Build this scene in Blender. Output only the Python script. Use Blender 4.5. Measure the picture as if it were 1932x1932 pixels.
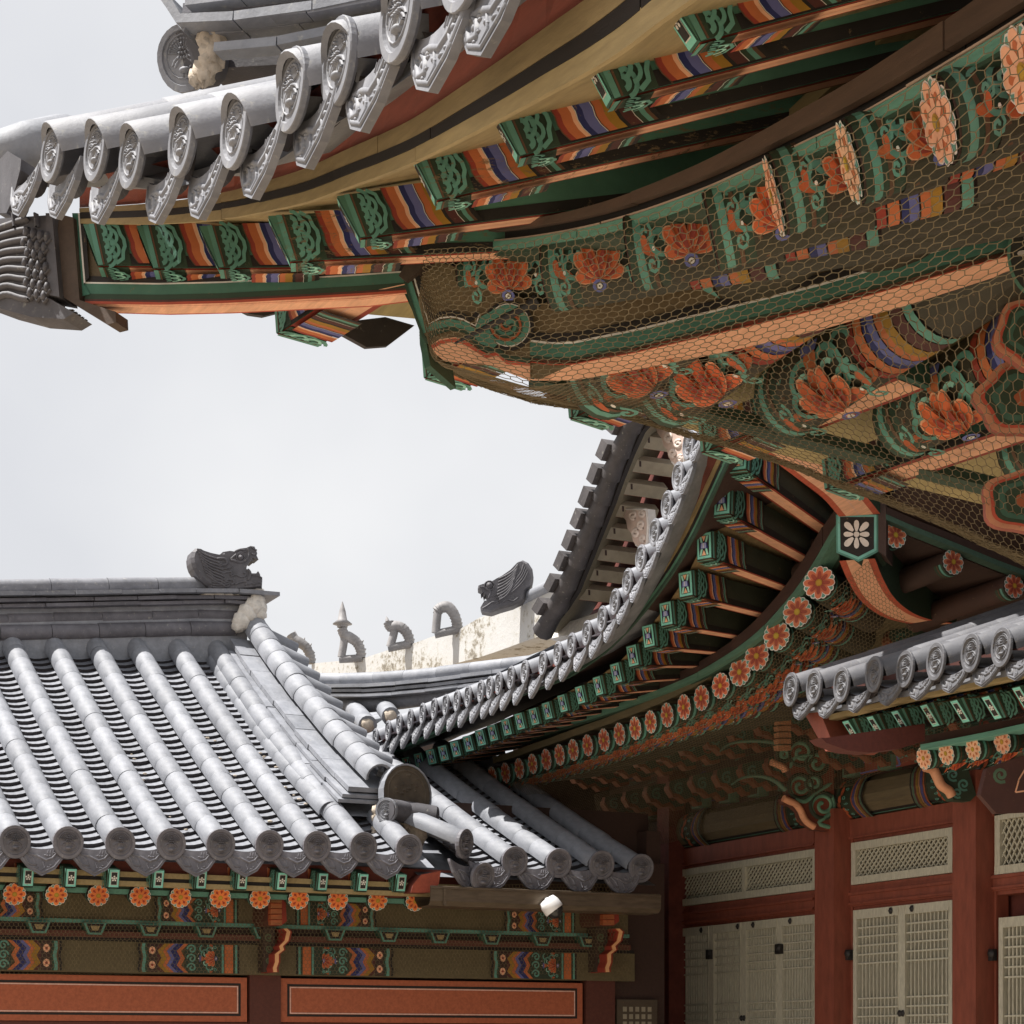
import bpy, bmesh, math, random
from mathutils import Vector, Matrix
random.seed(7)
V = Vector
for o in list(bpy.data.objects): bpy.data.objects.remove(o)
scene = bpy.context.scene
# ------------------------------------------------------------------ camera, sky, sun, exposure
TH = math.radians(25.8)
FW = V((math.sin(TH), math.cos(TH), 0)); RT = V((math.cos(TH), -math.sin(TH), 0)); UP = V((0, 0, 1))
F = 3782.0; CX = 966.0; HY = 1980.0; EYE = 1.6
cam = bpy.data.cameras.new('camera'); camo = bpy.data.objects.new('camera', cam)
scene.collection.objects.link(camo); scene.camera = camo
camo.location = (0, 0, EYE); camo.rotation_euler = (math.radians(90), 0, -TH)
cam.sensor_width = 36; cam.lens = 36 * F / 1932; cam.shift_y = (HY - 966) / 1932
cam.clip_start = .05; cam.clip_end = 3000
SUN = V((-.42, .13, .88)).normalized()
world = bpy.data.worlds.new('World'); scene.world = world; world.use_nodes = True
wn = world.node_tree.nodes; wl = world.node_tree.links
bg = wn['Background']; sky = wn.new('ShaderNodeTexSky'); sky.sky_type = 'NISHITA'; sky.sun_disc = False
sky.sun_elevation = math.asin(SUN.z); sky.sun_rotation = math.atan2(SUN.x, SUN.y); sky.dust_density = 4; sky.air_density = 1.2
tc = wn.new('ShaderNodeTexCoord'); nz = wn.new('ShaderNodeTexNoise'); nz.inputs['Scale'].default_value = 2.2; nz.inputs['Detail'].default_value = 5
rmp = wn.new('ShaderNodeValToRGB'); rmp.color_ramp.elements[0].position = .46; rmp.color_ramp.elements[1].position = .68
rmp.color_ramp.elements[0].color = (7.75, 7.85, 8.2, 1); rmp.color_ramp.elements[1].color = (9.7, 9.7, 9.75, 1)
mx = wn.new('ShaderNodeMixRGB'); mx.inputs[0].default_value = .93
wl.new(tc.outputs['Generated'], nz.inputs['Vector']); wl.new(nz.outputs['Fac'], rmp.inputs[0])
wl.new(sky.outputs[0], mx.inputs[1]); wl.new(rmp.outputs[0], mx.inputs[2]); wl.new(mx.outputs[0], bg.inputs[0])
bg.inputs[1].default_value = .052
sl = bpy.data.lights.new('sun', 'SUN'); sl.energy = 4.8; sl.angle = math.radians(.6); sl.color = (1, .965, .92)
so = bpy.data.objects.new('sun', sl); scene.collection.objects.link(so)
so.rotation_euler = SUN.to_track_quat('Z', 'Y').to_euler()
scene.view_settings.view_transform = 'Standard'; scene.view_settings.look = 'None'
scene.view_settings.exposure = .95; scene.view_settings.gamma = 1
scene.render.engine = 'CYCLES'; scene.cycles.max_bounces = 6; scene.cycles.diffuse_bounces = 3; scene.cycles.glossy_bounces = 2; scene.cycles.transparent_max_bounces = 4

# ------------------------------------------------------------------ photograph pixel -> point on a plane (photo scaled to 1932 px)
def uu(x): return (x - CX) / F
def ray(x, y): return FW + RT * uu(x) + UP * ((HY - y) / F)
O = V((0, 0, EYE))
def hD(x, y, d): return O + ray(x, y) * d
def hX(x, y, X): r = ray(x, y); return O + r * (X / r.x)
def hY(x, y, Y): r = ray(x, y); return O + r * (Y / r.y)
def hP(x, y, P, N): r = ray(x, y); return O + r * ((P - O).dot(N) / r.dot(N))
def lerp(a, b, t): return a + (b - a) * t
def interp(x, pts):
    if x <= pts[0][0]: return pts[0][1]
    for (a, b), (c, d) in zip(pts, pts[1:]):
        if x <= c: return b + (d - b) * (x - a) / (c - a)
    return pts[-1][1]
def smooth(pts, n=6):
    """Catmull-Rom through the points (Vectors or tuples)."""
    P = [V(p) for p in pts]; P = [P[0] * 2 - P[1]] + P + [P[-1] * 2 - P[-2]]; out = []
    for i in range(1, len(P) - 2):
        for k in range(n):
            t = k / n
            out.append(.5 * ((2 * P[i]) + (P[i + 1] - P[i - 1]) * t + (2 * P[i - 1] - 5 * P[i] + 4 * P[i + 1] - P[i + 2]) * t * t + (3 * P[i] - P[i - 1] - 3 * P[i + 1] + P[i + 2]) * t ** 3))
    out.append(P[-2].copy()); return out

# ------------------------------------------------------------------ paint and material colours (some tile clays and timbers carry shade)
TEAL = (.12, .31, .245); GRN = (.035, .10, .065); DGR = (.028, .055, .03); LGT = (.33, .66, .54); ORG = (.53, .15, .05); SAL = (.86, .46, .28)
RED = (.30, .04, .022); NAVY = (.018, .025, .13); BLU = (.13, .14, .36); OCH = (.36, .19, .02); MAR = (.085, .022, .018)
BLK = (.016, .012, .010); WHT = (.72, .68, .62); BRN = (.12, .06, .03); OLV = (.125, .10, .05); YEL = (.36, .275, .135); DRED = (.16, .035, .022)
WRED = (.30, .065, .036); PINK = (.80, .45, .32); GRAY = (.3, .3, .3); DBR = (.05, .025, .018); CREAM = (.62, .58, .44)

def mat(name, build):
    m = bpy.data.materials.new(name); m.use_nodes = True; nt = m.node_tree; N = nt.nodes; L = nt.links
    b = N['Principled BSDF']; build(nt, N, L, b); return m
def noise(N, L, scale, detail=4, vec='Object', rough=.6, stretch=None):
    t = N.new('ShaderNodeTexCoord'); n = N.new('ShaderNodeTexNoise'); n.inputs['Scale'].default_value = scale; n.inputs['Detail'].default_value = detail
    n.inputs['Roughness'].default_value = rough
    if stretch:
        mp = N.new('ShaderNodeMapping'); mp.inputs['Scale'].default_value = stretch
        L.new(t.outputs[vec], mp.inputs[0]); L.new(mp.outputs[0], n.inputs['Vector'])
    else: L.new(t.outputs[vec], n.inputs['Vector'])
    return n
def ramp(N, L, src, stops):
    r = N.new('ShaderNodeValToRGB'); e = r.color_ramp.elements
    e[0].position, e[0].color = stops[0][0], (*stops[0][1], 1); e[1].position, e[1].color = stops[-1][0], (*stops[-1][1], 1)
    for p, c in stops[1:-1]:
        q = e.new(p); q.color = (*c, 1)
    L.new(src, r.inputs[0]); return r
def bump(N, L, b, src, strength, dist=.01):
    m = N.new('ShaderNodeBump'); m.inputs['Strength'].default_value = strength; m.inputs['Distance'].default_value = dist
    L.new(src, m.inputs['Height']); L.new(m.outputs[0], b.inputs['Normal'])
def mixc(N, L, fac, a, bcol, mode='MIX'):
    m = N.new('ShaderNodeMixRGB'); m.blend_type = mode
    for i, s in ((0, fac), (1, a), (2, bcol)):
        if isinstance(s, (int, float)): m.inputs[i].default_value = s
        elif isinstance(s, tuple): m.inputs[i].default_value = (*s, 1)
        else: L.new(s, m.inputs[i])
    return m.outputs[0]
def clay(c0, c1, lichen=.0, patch=(.5, .48, .4)):
    def f(nt, N, L, b):
        oi = N.new('ShaderNodeObjectInfo'); n1 = noise(N, L, 7, 6); r = ramp(N, L, n1.outputs[0], [(.3, c0), (.7, c1)])
        hv = N.new('ShaderNodeHueSaturation'); mr = N.new('ShaderNodeMapRange'); mr.inputs[3].default_value = .86; mr.inputs[4].default_value = 1.10
        L.new(oi.outputs['Random'], mr.inputs[0]); L.new(mr.outputs[0], hv.inputs['Value']); L.new(r.outputs[0], hv.inputs['Color'])
        n2 = noise(N, L, 42, 7); r2 = ramp(N, L, n2.outputs[0], [(.62 - lichen, (0, 0, 0)), (.74 - lichen, (1, 1, 1))])
        s = N.new('ShaderNodeMath'); s.operation = 'MULTIPLY'; s.inputs[1].default_value = .35; L.new(r2.outputs[0], s.inputs[0])
        n4 = noise(N, L, 16, 5, 'Object', .7, (1, .25, 1)); r4 = ramp(N, L, n4.outputs[0], [(.3, (.78, .78, .78)), (.62, (1.05, 1.05, 1.05))])
        a = mixc(N, L, s.outputs[0], hv.outputs[0], patch); a = mixc(N, L, 1., a, r4.outputs[0], 'MULTIPLY')
        L.new(a, b.inputs['Base Color']); b.inputs['Roughness'].default_value = .62
        n3 = noise(N, L, 90, 5); bump(N, L, b, n3.outputs[0], .25, .004)
    return f
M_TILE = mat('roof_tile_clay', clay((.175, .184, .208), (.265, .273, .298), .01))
M_LIP = mat('shade_toned_tile_edge', clay((.035, .03, .032), (.06, .052, .055)))  # lips are plain clay; their shade is put into this near-black colour
M_TILED = mat('shade_toned_eave_clay', clay((.115, .11, .125), (.165, .16, .18), .02))  # gallery end tiles: the unlit look is put into a darker clay colour
M_TILEG = mat('shaded_grey_tile', clay((.085, .085, .094), (.13, .13, .14), .03, (.3, .26, .2)))  # porch tiles: shade put into the colour, a darker copy of the roof clay
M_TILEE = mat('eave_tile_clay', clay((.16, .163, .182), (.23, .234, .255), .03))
M_BEAST = mat('dark_fired_clay', clay((.06, .056, .062), (.11, .105, .115)))
M_FIG = mat('weathered_figurine_clay', clay((.20, .19, .19), (.3, .29, .29)))
def paintf(wear, grain, rough=.7):
    def f(nt, N, L, b):
        a = N.new('ShaderNodeAttribute'); a.attribute_name = 'Col'
        n1 = noise(N, L, 9, 6, 'Object', .65, grain); r1 = ramp(N, L, n1.outputs[0], [(.25, (.72, .72, .72)), (.75, (1.18, 1.18, 1.18))])
        c = mixc(N, L, 1., a.outputs['Color'], r1.outputs[0], 'MULTIPLY')
        n2 = noise(N, L, 34, 8, 'Object', .75, grain); r2 = ramp(N, L, n2.outputs[0], [(.66 - wear, (0, 0, 0)), (.71 - wear, (1, 1, 1))])
        s = N.new('ShaderNodeMath'); s.operation = 'MULTIPLY'; s.inputs[1].default_value = .8; L.new(r2.outputs[0], s.inputs[0])
        c = mixc(N, L, s.outputs[0], c, (.2, .13, .065)); L.new(c, b.inputs['Base Color']); b.inputs['Roughness'].default_value = rough
        bump(N, L, b, n2.outputs[0], .25, .004)
    return f
M_PAINT = mat('painted_wood', paintf(.035, (1, 1, 1)))
M_WORN = mat('worn_painted_wood', paintf(.11, (1, .5, 3)))
M_PLANK = mat('painted_plank', paintf(.01, (6, .6, 6)))
def plain(c, rough=.7, metal=0, n=18, v=.25, b_=.2, stretch=None):
    def f(nt, N, L, b):
        n1 = noise(N, L, n, 6, 'Object', .65, stretch); lo = tuple(x * (1 - v) for x in c); hi = tuple(min(1, x * (1 + v)) for x in c)
        r = ramp(N, L, n1.outputs[0], [(.3, lo), (.7, hi)]); L.new(r.outputs[0], b.inputs['Base Color']); b.inputs['Roughness'].default_value = rough
        b.inputs['Metallic'].default_value = metal; bump(N, L, b, n1.outputs[0], b_, .01)
    return f
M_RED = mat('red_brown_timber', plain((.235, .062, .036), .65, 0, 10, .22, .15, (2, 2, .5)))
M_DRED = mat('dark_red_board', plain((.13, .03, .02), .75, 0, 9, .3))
M_MORTAR = mat('lime_mortar', plain((.48, .41, .33), .95, 0, 22, .3, .8))
M_WMORT = mat('pale_mortar', plain((.66, .62, .56), .95, 0, 26, .2, .9))
M_LATT = mat('pale_green_white_wood', plain((.52, .50, .40), .8, 0, 30, .2, .3, (3, 3, .6)))
M_PAPER = mat('window_paper', plain((.15, .128, .085), .9, 0, 12, .15))
M_WIRE = mat('net_wire', plain((.15, .115, .062), .8, 0, 30, .3))
M_IRON = mat('dark_iron', plain((.02, .018, .018), .6, 0, 40, .3))
M_GUT = mat('brown_sheet_metal', plain((.13, .10, .07), .42, .55, 6, .3, .05, (1, 1, 6)))
M_BROWNCLAY = mat('brown_end_tile', plain((.075, .058, .04), .8, 0, 9, .4, .5))
M_STONE = mat('granite_paving', plain((.30, .245, .18), .9, 0, 3, .15))
def plasterf(nt, N, L, b):
    n1 = noise(N, L, 2.2, 8, 'Object', .7, (1, 1, .7)); n2 = noise(N, L, 14, 8, 'Object', .75)
    m = N.new('ShaderNodeMath'); m.operation = 'MULTIPLY'; L.new(n1.outputs[0], m.inputs[0]); L.new(n2.outputs[0], m.inputs[1])
    r = ramp(N, L, m.outputs[0], [(.24, (.50, .49, .47)), (.285, (.47, .455, .42)), (.31, (.28, .25, .2)), (.37, (.17, .15, .12))])
    L.new(r.outputs[0], b.inputs['Base Color']); b.inputs['Roughness'].default_value = .95; bump(N, L, b, n2.outputs[0], .5, .01)
M_PLASTER = mat('peeling_white_plaster', plasterf)
def glassf(nt, N, L, b):
    b.inputs['Base Color'].default_value = (.03, .03, .03, 1); b.inputs['Roughness'].default_value = .06
M_LENS = mat('smoked_dome', glassf)
M_WPLAST = mat('white_plastic', plain((.78, .78, .78), .35, 0, 5, .05, 0))

# ------------------------------------------------------------------ mesh builder
class MB:
    def __init__(s): s.v = []; s.f = []; s.c = []; s.sm = []
    def add(s, vs, fs, col=GRAY, sm=False):
        k = len(s.v); s.v += [tuple(p) for p in vs]
        for f in fs: s.f.append([k + i for i in f]); s.c.append(col); s.sm.append(sm)
        return s
    def poly(s, vs, col=GRAY, sm=False): return s.add(vs, [list(range(len(vs)))], col, sm)
    def hexa(s, a, col, cols={}):
        """a = 8 points: 0-3 one end (loop), 4-7 the other."""
        fs = [[3, 2, 1, 0], [4, 5, 6, 7], [0, 1, 5, 4], [1, 2, 6, 5], [2, 3, 7, 6], [3, 0, 4, 7]]
        for i, f in enumerate(fs): s.add([a[j] for j in f], [[0, 1, 2, 3]], cols.get(i, col))
        return s
    def box(s, lo, hi, col=GRAY):
        x0, y0, z0 = lo; x1, y1, z1 = hi
        return s.hexa([V((x0, y0, z0)), V((x1, y0, z0)), V((x1, y1, z0)), V((x0, y1, z0)), V((x0, y0, z1)), V((x1, y0, z1)), V((x1, y1, z1)), V((x0, y1, z1))], col)
    def beam(s, A, B, w, h, up=UP, col=GRAY, cols={}):
        ax = (B - A).normalized(); sd = ax.cross(up).normalized(); u = sd.cross(ax)
        q = [-sd * w / 2 - u * h / 2, sd * w / 2 - u * h / 2, sd * w / 2 + u * h / 2, -sd * w / 2 + u * h / 2]
        return s.hexa([A + p for p in q] + [B + p for p in q], col, cols)
    def slab(s, P, t, col=GRAY, side=None, back=True):
        """flat polygon P extruded by vector t."""
        n = len(P); Q = [p + t for p in P]; s.poly(P, col)
        if back: s.poly(list(reversed(Q)), side or col)
        for i in range(n):
            j = (i + 1) % n; s.poly([P[i], Q[i], Q[j], P[j]], side or col)
        return s
    def ribbon(s, A, B, t=None, col=GRAY, side=None, sm=False):
        """strip between polylines A and B, optional thickness vector t."""
        for i in range(len(A) - 1):
            s.add([A[i], A[i + 1], B[i + 1], B[i]], [[0, 1, 2, 3]], col, sm)
            if t is not None:
                a, b, c, d = A[i], A[i + 1], B[i + 1], B[i]
                s.add([a, b, b + t, a + t], [[3, 2, 1, 0]], side or col); s.add([d, c, c + t, d + t], [[0, 1, 2, 3]], side or col)
                s.add([a + t, b + t, c + t, d + t], [[3, 2, 1, 0]], side or col)
        if t is not None:
            s.add([A[0], B[0], B[0] + t, A[0] + t], [[0, 1, 2, 3]], side or col); s.add([A[-1], B[-1], B[-1] + t, A[-1] + t], [[3, 2, 1, 0]], side or col)
        return s
    def tube(s, P, r, n=8, col=GRAY, a0=0, a1=360, up=UP, caps=True, sm=True, cr=None):
        P = [V(p) for p in P]; R = r if isinstance(r, (list, tuple)) else [r] * len(P)
        full = abs(a1 - a0) >= 360; m = n if full else n + 1; vs = []
        for i, p in enumerate(P):
            d = (P[min(i + 1, len(P) - 1)] - P[max(i - 1, 0)]).normalized()
            sd = d.cross(up)
            sd = sd.normalized() if sd.length > 1e-4 else V((1, 0, 0)); u = sd.cross(d)
            for k in range(m):
                a = math.radians(a0 + (a1 - a0) * k / n); vs.append(p + (sd * math.cos(a) + u * math.sin(a)) * R[i])
        fs = []
        for i in range(len(P) - 1):
            for k in range(n):
                k2 = (k + 1) % m; fs.append([i * m + k, i * m + k2, (i + 1) * m + k2, (i + 1) * m + k])
        s.add(vs, fs, col, sm)
        if caps and full: s.poly(list(reversed(vs[:m])), cr or col); s.poly(vs[-m:], cr or col)
        return s
    def dome(s, c, ex, ey, ez, col=GRAY, n=7):
        """low dome: centre c, half axes ex, ey, height ez (vectors)."""
        vs = []
        for lv, (r, h) in enumerate(((1, 0), (.72, .68))):
            for k in range(n):
                a = 2 * math.pi * k / n; vs.append(c + ex * math.cos(a) * r + ey * math.sin(a) * r + ez * h)
        vs.append(c + ez); fs = [[k, (k + 1) % n, n + (k + 1) % n, n + k] for k in range(n)] + [[n + k, n + (k + 1) % n, 2 * n] for k in range(n)]
        return s.add(vs, fs, col, True)
    def rib(s, P, N, w, h, col=GRAY):
        """raised rounded ridge following P on a surface with normal N."""
        n = len(P); vs = []
        for i, p in enumerate(P):
            d = (P[min(i + 1, n - 1)] - P[max(i - 1, 0)]).normalized(); sd = d.cross(N).normalized()
            k = 1 if 0 < i < n - 1 else .45
            vs += [p - sd * w * k, p - sd * w * .5 * k + N * h * .85, p + sd * w * .5 * k + N * h * .85, p + sd * w * k]
        fs = []
        for i in range(n - 1):
            for k in range(3): fs.append([4 * i + k, 4 * i + k + 1, 4 * i + k + 5, 4 * i + k + 4])
        return s.add(vs, fs, col, True)
    def mesh(s, name, m, m2=None):
        me = bpy.data.meshes.new(name); me.from_pydata(s.v, [], s.f); me.update()
        at = me.color_attributes.new('Col', 'FLOAT_COLOR', 'CORNER'); buf = []
        for f, c in zip(s.f, s.c): buf += [c[0], c[1], c[2], 1.] * len(f)
        at.data.foreach_set('color', buf); me.polygons.foreach_set('use_smooth', s.sm); me.materials.append(m)
        if m2: me.materials.append(m2); me.polygons.foreach_set('material_index', [0 if q else 1 for q in s.sm])
        return me

col = scene.collection; WM = {}
def tag(o, label=None, cat=None, group=None, kind=None):
    for k, v in (('label', label), ('category', cat), ('group', group), ('kind', kind)):
        if v: o[k] = v
    return o
def thing(name, label, cat, loc=(0, 0, 0), group=None):
    o = bpy.data.objects.new(name, None); col.objects.link(o); o.empty_display_size = .2; o.location = loc; WM[o.name] = Matrix.Translation(loc); return tag(o, label, cat, group)
def part(me, name, parent=None, M=None, m=None, **k):
    if isinstance(me, MB): me = me.mesh(name, m or M_PAINT)
    M = M or Matrix.Identity(4); o = bpy.data.objects.new(name, me); col.objects.link(o); WM[o.name] = M
    if parent is not None: o.parent = parent; o.matrix_basis = WM[parent.name].inverted() @ M
    else: o.matrix_basis = M
    return tag(o, **k)
def frame(o, x, y, z): return Matrix(((x.x, y.x, z.x, o.x), (x.y, y.y, z.y, o.y), (x.z, y.z, z.z, o.z), (0, 0, 0, 1)))

# ------------------------------------------------------------------ flat painted ornament: polygons mapped on a surface f(u, v, h)
class Paint:
    def __init__(s, mb, f): s.mb = mb; s.f = f; s.k = 0
    def lay(s): s.k += 1; return .0008 + .0011 * s.k
    def poly(s, P, c, h=None): h = h or s.lay(); s.mb.poly([s.f(u, v, h) for u, v in P], c)
    def strip(s, A, B, c, h=None):
        h = h or s.lay()
        for i in range(len(A) - 1): s.mb.poly([s.f(*A[i], h), s.f(*A[i + 1], h), s.f(*B[i + 1], h), s.f(*B[i], h)], c)
    def line(s, P, w, c, h=None, taper=False):
        n = len(P); A = []; B = []
        for i, (x, y) in enumerate(P):
            dx = P[min(i + 1, n - 1)][0] - P[max(i - 1, 0)][0]; dy = P[min(i + 1, n - 1)][1] - P[max(i - 1, 0)][1]; l = math.hypot(dx, dy) or 1
            k = w / 2 * ((1 - .8 * i / (n - 1)) if taper else 1); A.append((x - dy / l * k, y + dx / l * k)); B.append((x + dy / l * k, y - dx / l * k))
        s.strip(A, B, c, h)
    def arc(s, cx, cy, r, w, a0, a1, c, n=10, ky=1, h=None):
        A = []; B = []
        for i in range(n + 1):
            a = math.radians(lerp(a0, a1, i / n)); A.append((cx + math.cos(a) * (r + w / 2), cy + math.sin(a) * (r + w / 2) * ky)); B.append((cx + math.cos(a) * (r - w / 2), cy + math.sin(a) * (r - w / 2) * ky))
        s.strip(A, B, c, h)
    def disc(s, cx, cy, r, c, n=12, ky=1, h=None): s.poly([(cx + math.cos(i * 2 * math.pi / n) * r, cy + math.sin(i * 2 * math.pi / n) * r * ky) for i in range(n)], c, h)
    def spiral(s, cx, cy, r, w, a0, turns, c, sgn=1, n=16):
        P = [(cx + math.cos(a0 + sgn * turns * 6.283 * i / n) * r * (1 - .85 * i / n), cy + math.sin(a0 + sgn * turns * 6.283 * i / n) * r * (1 - .85 * i / n)) for i in range(n + 1)]
        s.line(P, w, c)
    def petal(s, cx, cy, a, l, w, c, r0=0., h=None, tip=.0):
        ca, sa = math.cos(a), math.sin(a); P = []
        for t, k in ((0, .35), (.3, .8), (.62, 1), (.84, .85), (.95, .5), (1, tip), (.95, -.5), (.84, -.85), (.62, -1), (.3, -.8), (0, -.35)):
            x = r0 + t * l; y = k * w / 2; P.append((cx + ca * x - sa * y, cy + sa * x + ca * y))
        s.poly(P, c, h)

def flower(mb, f, R, style=0):
    """painted rafter end: 8 petals, leaf tips behind, yellow heart. f(u,v,h) with u,v in metres."""
    p = Paint(mb, lambda u, v, h: f(u * R, v * R, h))
    a0 = math.pi / 8
    h1 = p.lay(); h2 = p.lay(); h3 = p.lay(); h4 = p.lay(); h5 = p.lay(); h6 = p.lay()
    for i in range(8):
        p.petal(0, 0, i * math.pi / 4 + a0, 1.0, .5, WHT, 0, h1, .12); p.petal(0, 0, i * math.pi / 4 + a0, .94, .40, TEAL, 0, h2, .1)
    c1, c2 = ((SAL, ORG) if style == 1 else ((.82, .22, .05), (.40, .04, .015)))
    if style == 2: c1, c2 = (.60, .17, .075), (.33, .06, .03)
    for i in range(8):
        p.petal(0, 0, i * math.pi / 4, 1.0, .56 if style != 2 else .51, WHT, 0, h3, .15)
    for i in range(8):
        p.petal(0, 0, i * math.pi / 4, .95, .50 if style != 2 else .44, c1, 0, h4, .12); p.petal(0, 0, i * math.pi / 4, .58, .24, c2, .12, h5)
    if style != 2:
        for i in range(8): p.petal(0, 0, i * math.pi / 4 + a0, .62, .26, c1, 0, h6)
    p.disc(0, 0, .21, (.45, .25, .02)); p.disc(0, 0, .14, (.52, .32, .03))
def wavx(v): return interp(v, [(0, .20), (.25, .06), (.5, .08), (.75, .02), (1, 0)])
def dan_bands(p, s0, bands, v0=0., v1=1., k=1., wav=1.):
    """vertical coloured bands (wavy) starting at s0: list of (width, colour)."""
    vs = [v0 + (v1 - v0) * i / 6 for i in range(7)]; h = p.lay(); h2 = p.lay(); s = s0
    for w, c in bands:
        p.strip([(s + wavx((v - v0) / (v1 - v0)) * wav, v) for v in vs], [(s + w * k + wavx((v - v0) / (v1 - v0)) * wav, v) for v in vs], c, h if w > .03 else h2); s += w * k
    return s
BANDS = [(.03, BRN), (.13, RED), (.24, ORG), (.10, SAL), (.02, WHT), (.16, NAVY), (.24, BLU), (.02, WHT), (.02, BLK), (.2, ORG), (.24, OCH), (.1, BLK), (.26, MAR), (.02, WHT), (.14, DGR), (.13, TEAL), (.1, BRN), (.14, BLK)]
def knot(p, s0, s1, bright=1., v0=0., v1=1.):
    """green ground with interlaced teal arcs between s0 and s1 (heights as unit)."""
    w = s1 - s0; H = v1 - v0; X = lambda t: s0 + t * w; Y = lambda t: v0 + t * H
    p.poly([(X(0), v0), (X(1), v0), (X(1), v1), (X(0), v1)], DGR)
    p.line([(X(.06), v0), (X(.0), v1)], .15 * w, TEAL); p.line([(X(.17), v0), (X(.12), v1)], .05 * w, BRN)
    r = .24 * H
    for cy in (.20, .5, .8): 
        for rr, ww in ((r, .085 * H), (r * .45, .10 * H)): p.arc(X(.26), Y(cy), rr * 1.05, ww, -80, 80, TEAL, 8)
    for cy in (.35, .66): p.arc(X(.48), Y(cy), r * .8, .08 * H, -90, 90, LGT if bright > 1 else TEAL, 8)
    P = [(X(.56), v0), (X(.80), Y(.12)), (X(.84), Y(.3)), (X(.92), Y(.42)), (X(.92), Y(.58)), (X(.84), Y(.7)), (X(.80), Y(.88)), (X(.56), v1)]
    p.line(P, .11 * w, TEAL)
def lotus(p, cx, cy, k, full=True):
    """lotus bloom with curling clouds, k = size."""
    f = lambda x, y: (cx + x * k, cy + y * k)
    for sx in (-1, 1):
        p.arc(*f(.62 * sx, .30), .22 * k, .09 * k, 20 if sx > 0 else -20, 200 if sx > 0 else 160, TEAL, 10); p.petal(*f(.55 * sx, -.3), 1.57 - sx * 1.1, .4 * k, .2 * k, (.5, .12, .035)); p.disc(*f(.30 * sx, .62), .03 * k, WHT, 7)
        p.arc(*f(.28 * sx, .16), .28 * k, .1 * k, 0, 360, TEAL, 14); p.arc(*f(.28 * sx, .14), .13 * k, .07 * k, 40, 320, LGT, 10)
        p.arc(*f(.52 * sx, -.1), .20 * k, .09 * k, 0, 360, TEAL, 12)
    p.petal(*f(0, .22), math.pi / 2, .3 * k, .28 * k, ORG); p.disc(*f(0, .62), .045 * k, WHT, 8)
    p.poly([f(-.2, .58), f(.2, .58), f(.16, .46), f(-.16, .46)], BLU)
    for a, l, w in ((-84, .50, .24), (84, .50, .24), (0, .60, .26), (-52, .58, .26), (52, .58, .26), (-24, .62, .25), (24, .62, .25)):
        a = math.radians(90 + a); p.petal(*f(0, -.32), a, l * k, w * k, (.7, .32, .17)); p.petal(*f(0, -.32), a, l * k * .95, w * k * .84, (.58, .12, .035)); p.petal(*f(0, -.32), a, l * k * .62, w * k * .40, RED)
    for sx in (-1, 1):
        for cx_, cy_ in ((.78, .02), (.72, -.36)): p.spiral(*f(cx_ * sx, cy_), .13 * k, .05 * k, 1, 1.2, TEAL, sx, 9)
        p.petal(*f(.82 * sx, -.2), 1.57, .2 * k, .12 * k, (.45, .1, .03)); p.disc(*f(.66 * sx, -.18), .03 * k, WHT, 6)
    p.arc(*f(0, -.4), .11 * k, .06 * k, 0, 360, BLU, 10, .6); p.arc(*f(0, -.4), .04 * k, .04 * k, 0, 360, WHT, 8, .6)
# ------------------------------------------------------------------ shared tile meshes (x lateral, y up the slope, z off the roof)
def convex_mesh(r, L, n=10, r2=.983, name='convex_tile', m=None):
    mb = MB(); vs = []; rings = [(-.004, r * .965), (0, r), (L * .5, r * (1 + r2) / 2), (L + .02, r * r2)]
    for y, rr in rings:
        for k in range(n + 1):
            a = math.radians(-14 + 208 * k / n); vs.append(V((math.cos(a) * rr, y, math.sin(a) * rr)))
    q = n + 1; fs = [[i * q + k + 1, i * q + k, (i + 1) * q + k, (i + 1) * q + k + 1] for i in range(len(rings) - 1) for k in range(n)]
    mb.add(vs, fs, GRAY, True)
    inner = [V((math.cos(math.radians(-14 + 208 * k / n)) * r * .8, .004, math.sin(math.radians(-14 + 208 * k / n)) * r * .8)) for k in range(n + 1)]
    mb.add(vs[:q] + inner, [[k, k + 1, q + k + 1, q + k] for k in range(n)]); return mb.mesh(name, m or M_TILE)
def concave_mesh(w, L, sag, th=.02, n=8, name='concave_tile'):
    mb = MB(); A = []; B = []; C = []
    for k in range(n + 1):
        x = -w / 2 + w * k / n; z = -sag * (1 - (2 * x / w) ** 2)
        A.append(V((x, 0, z + th))); B.append(V((x, L, z + .002))); C.append(V((x, .004, z - .004)))
    for i in range(n): mb.add([A[i], A[i + 1], B[i + 1], B[i]], [[0, 1, 2, 3]], GRAY, True)
    for i in range(n): mb.add([C[i], C[i + 1], A[i + 1], A[i]], [[0, 1, 2, 3]])
    return mb.mesh(name, M_TILE, M_LIP)
rnd = random.Random(3)
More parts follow.
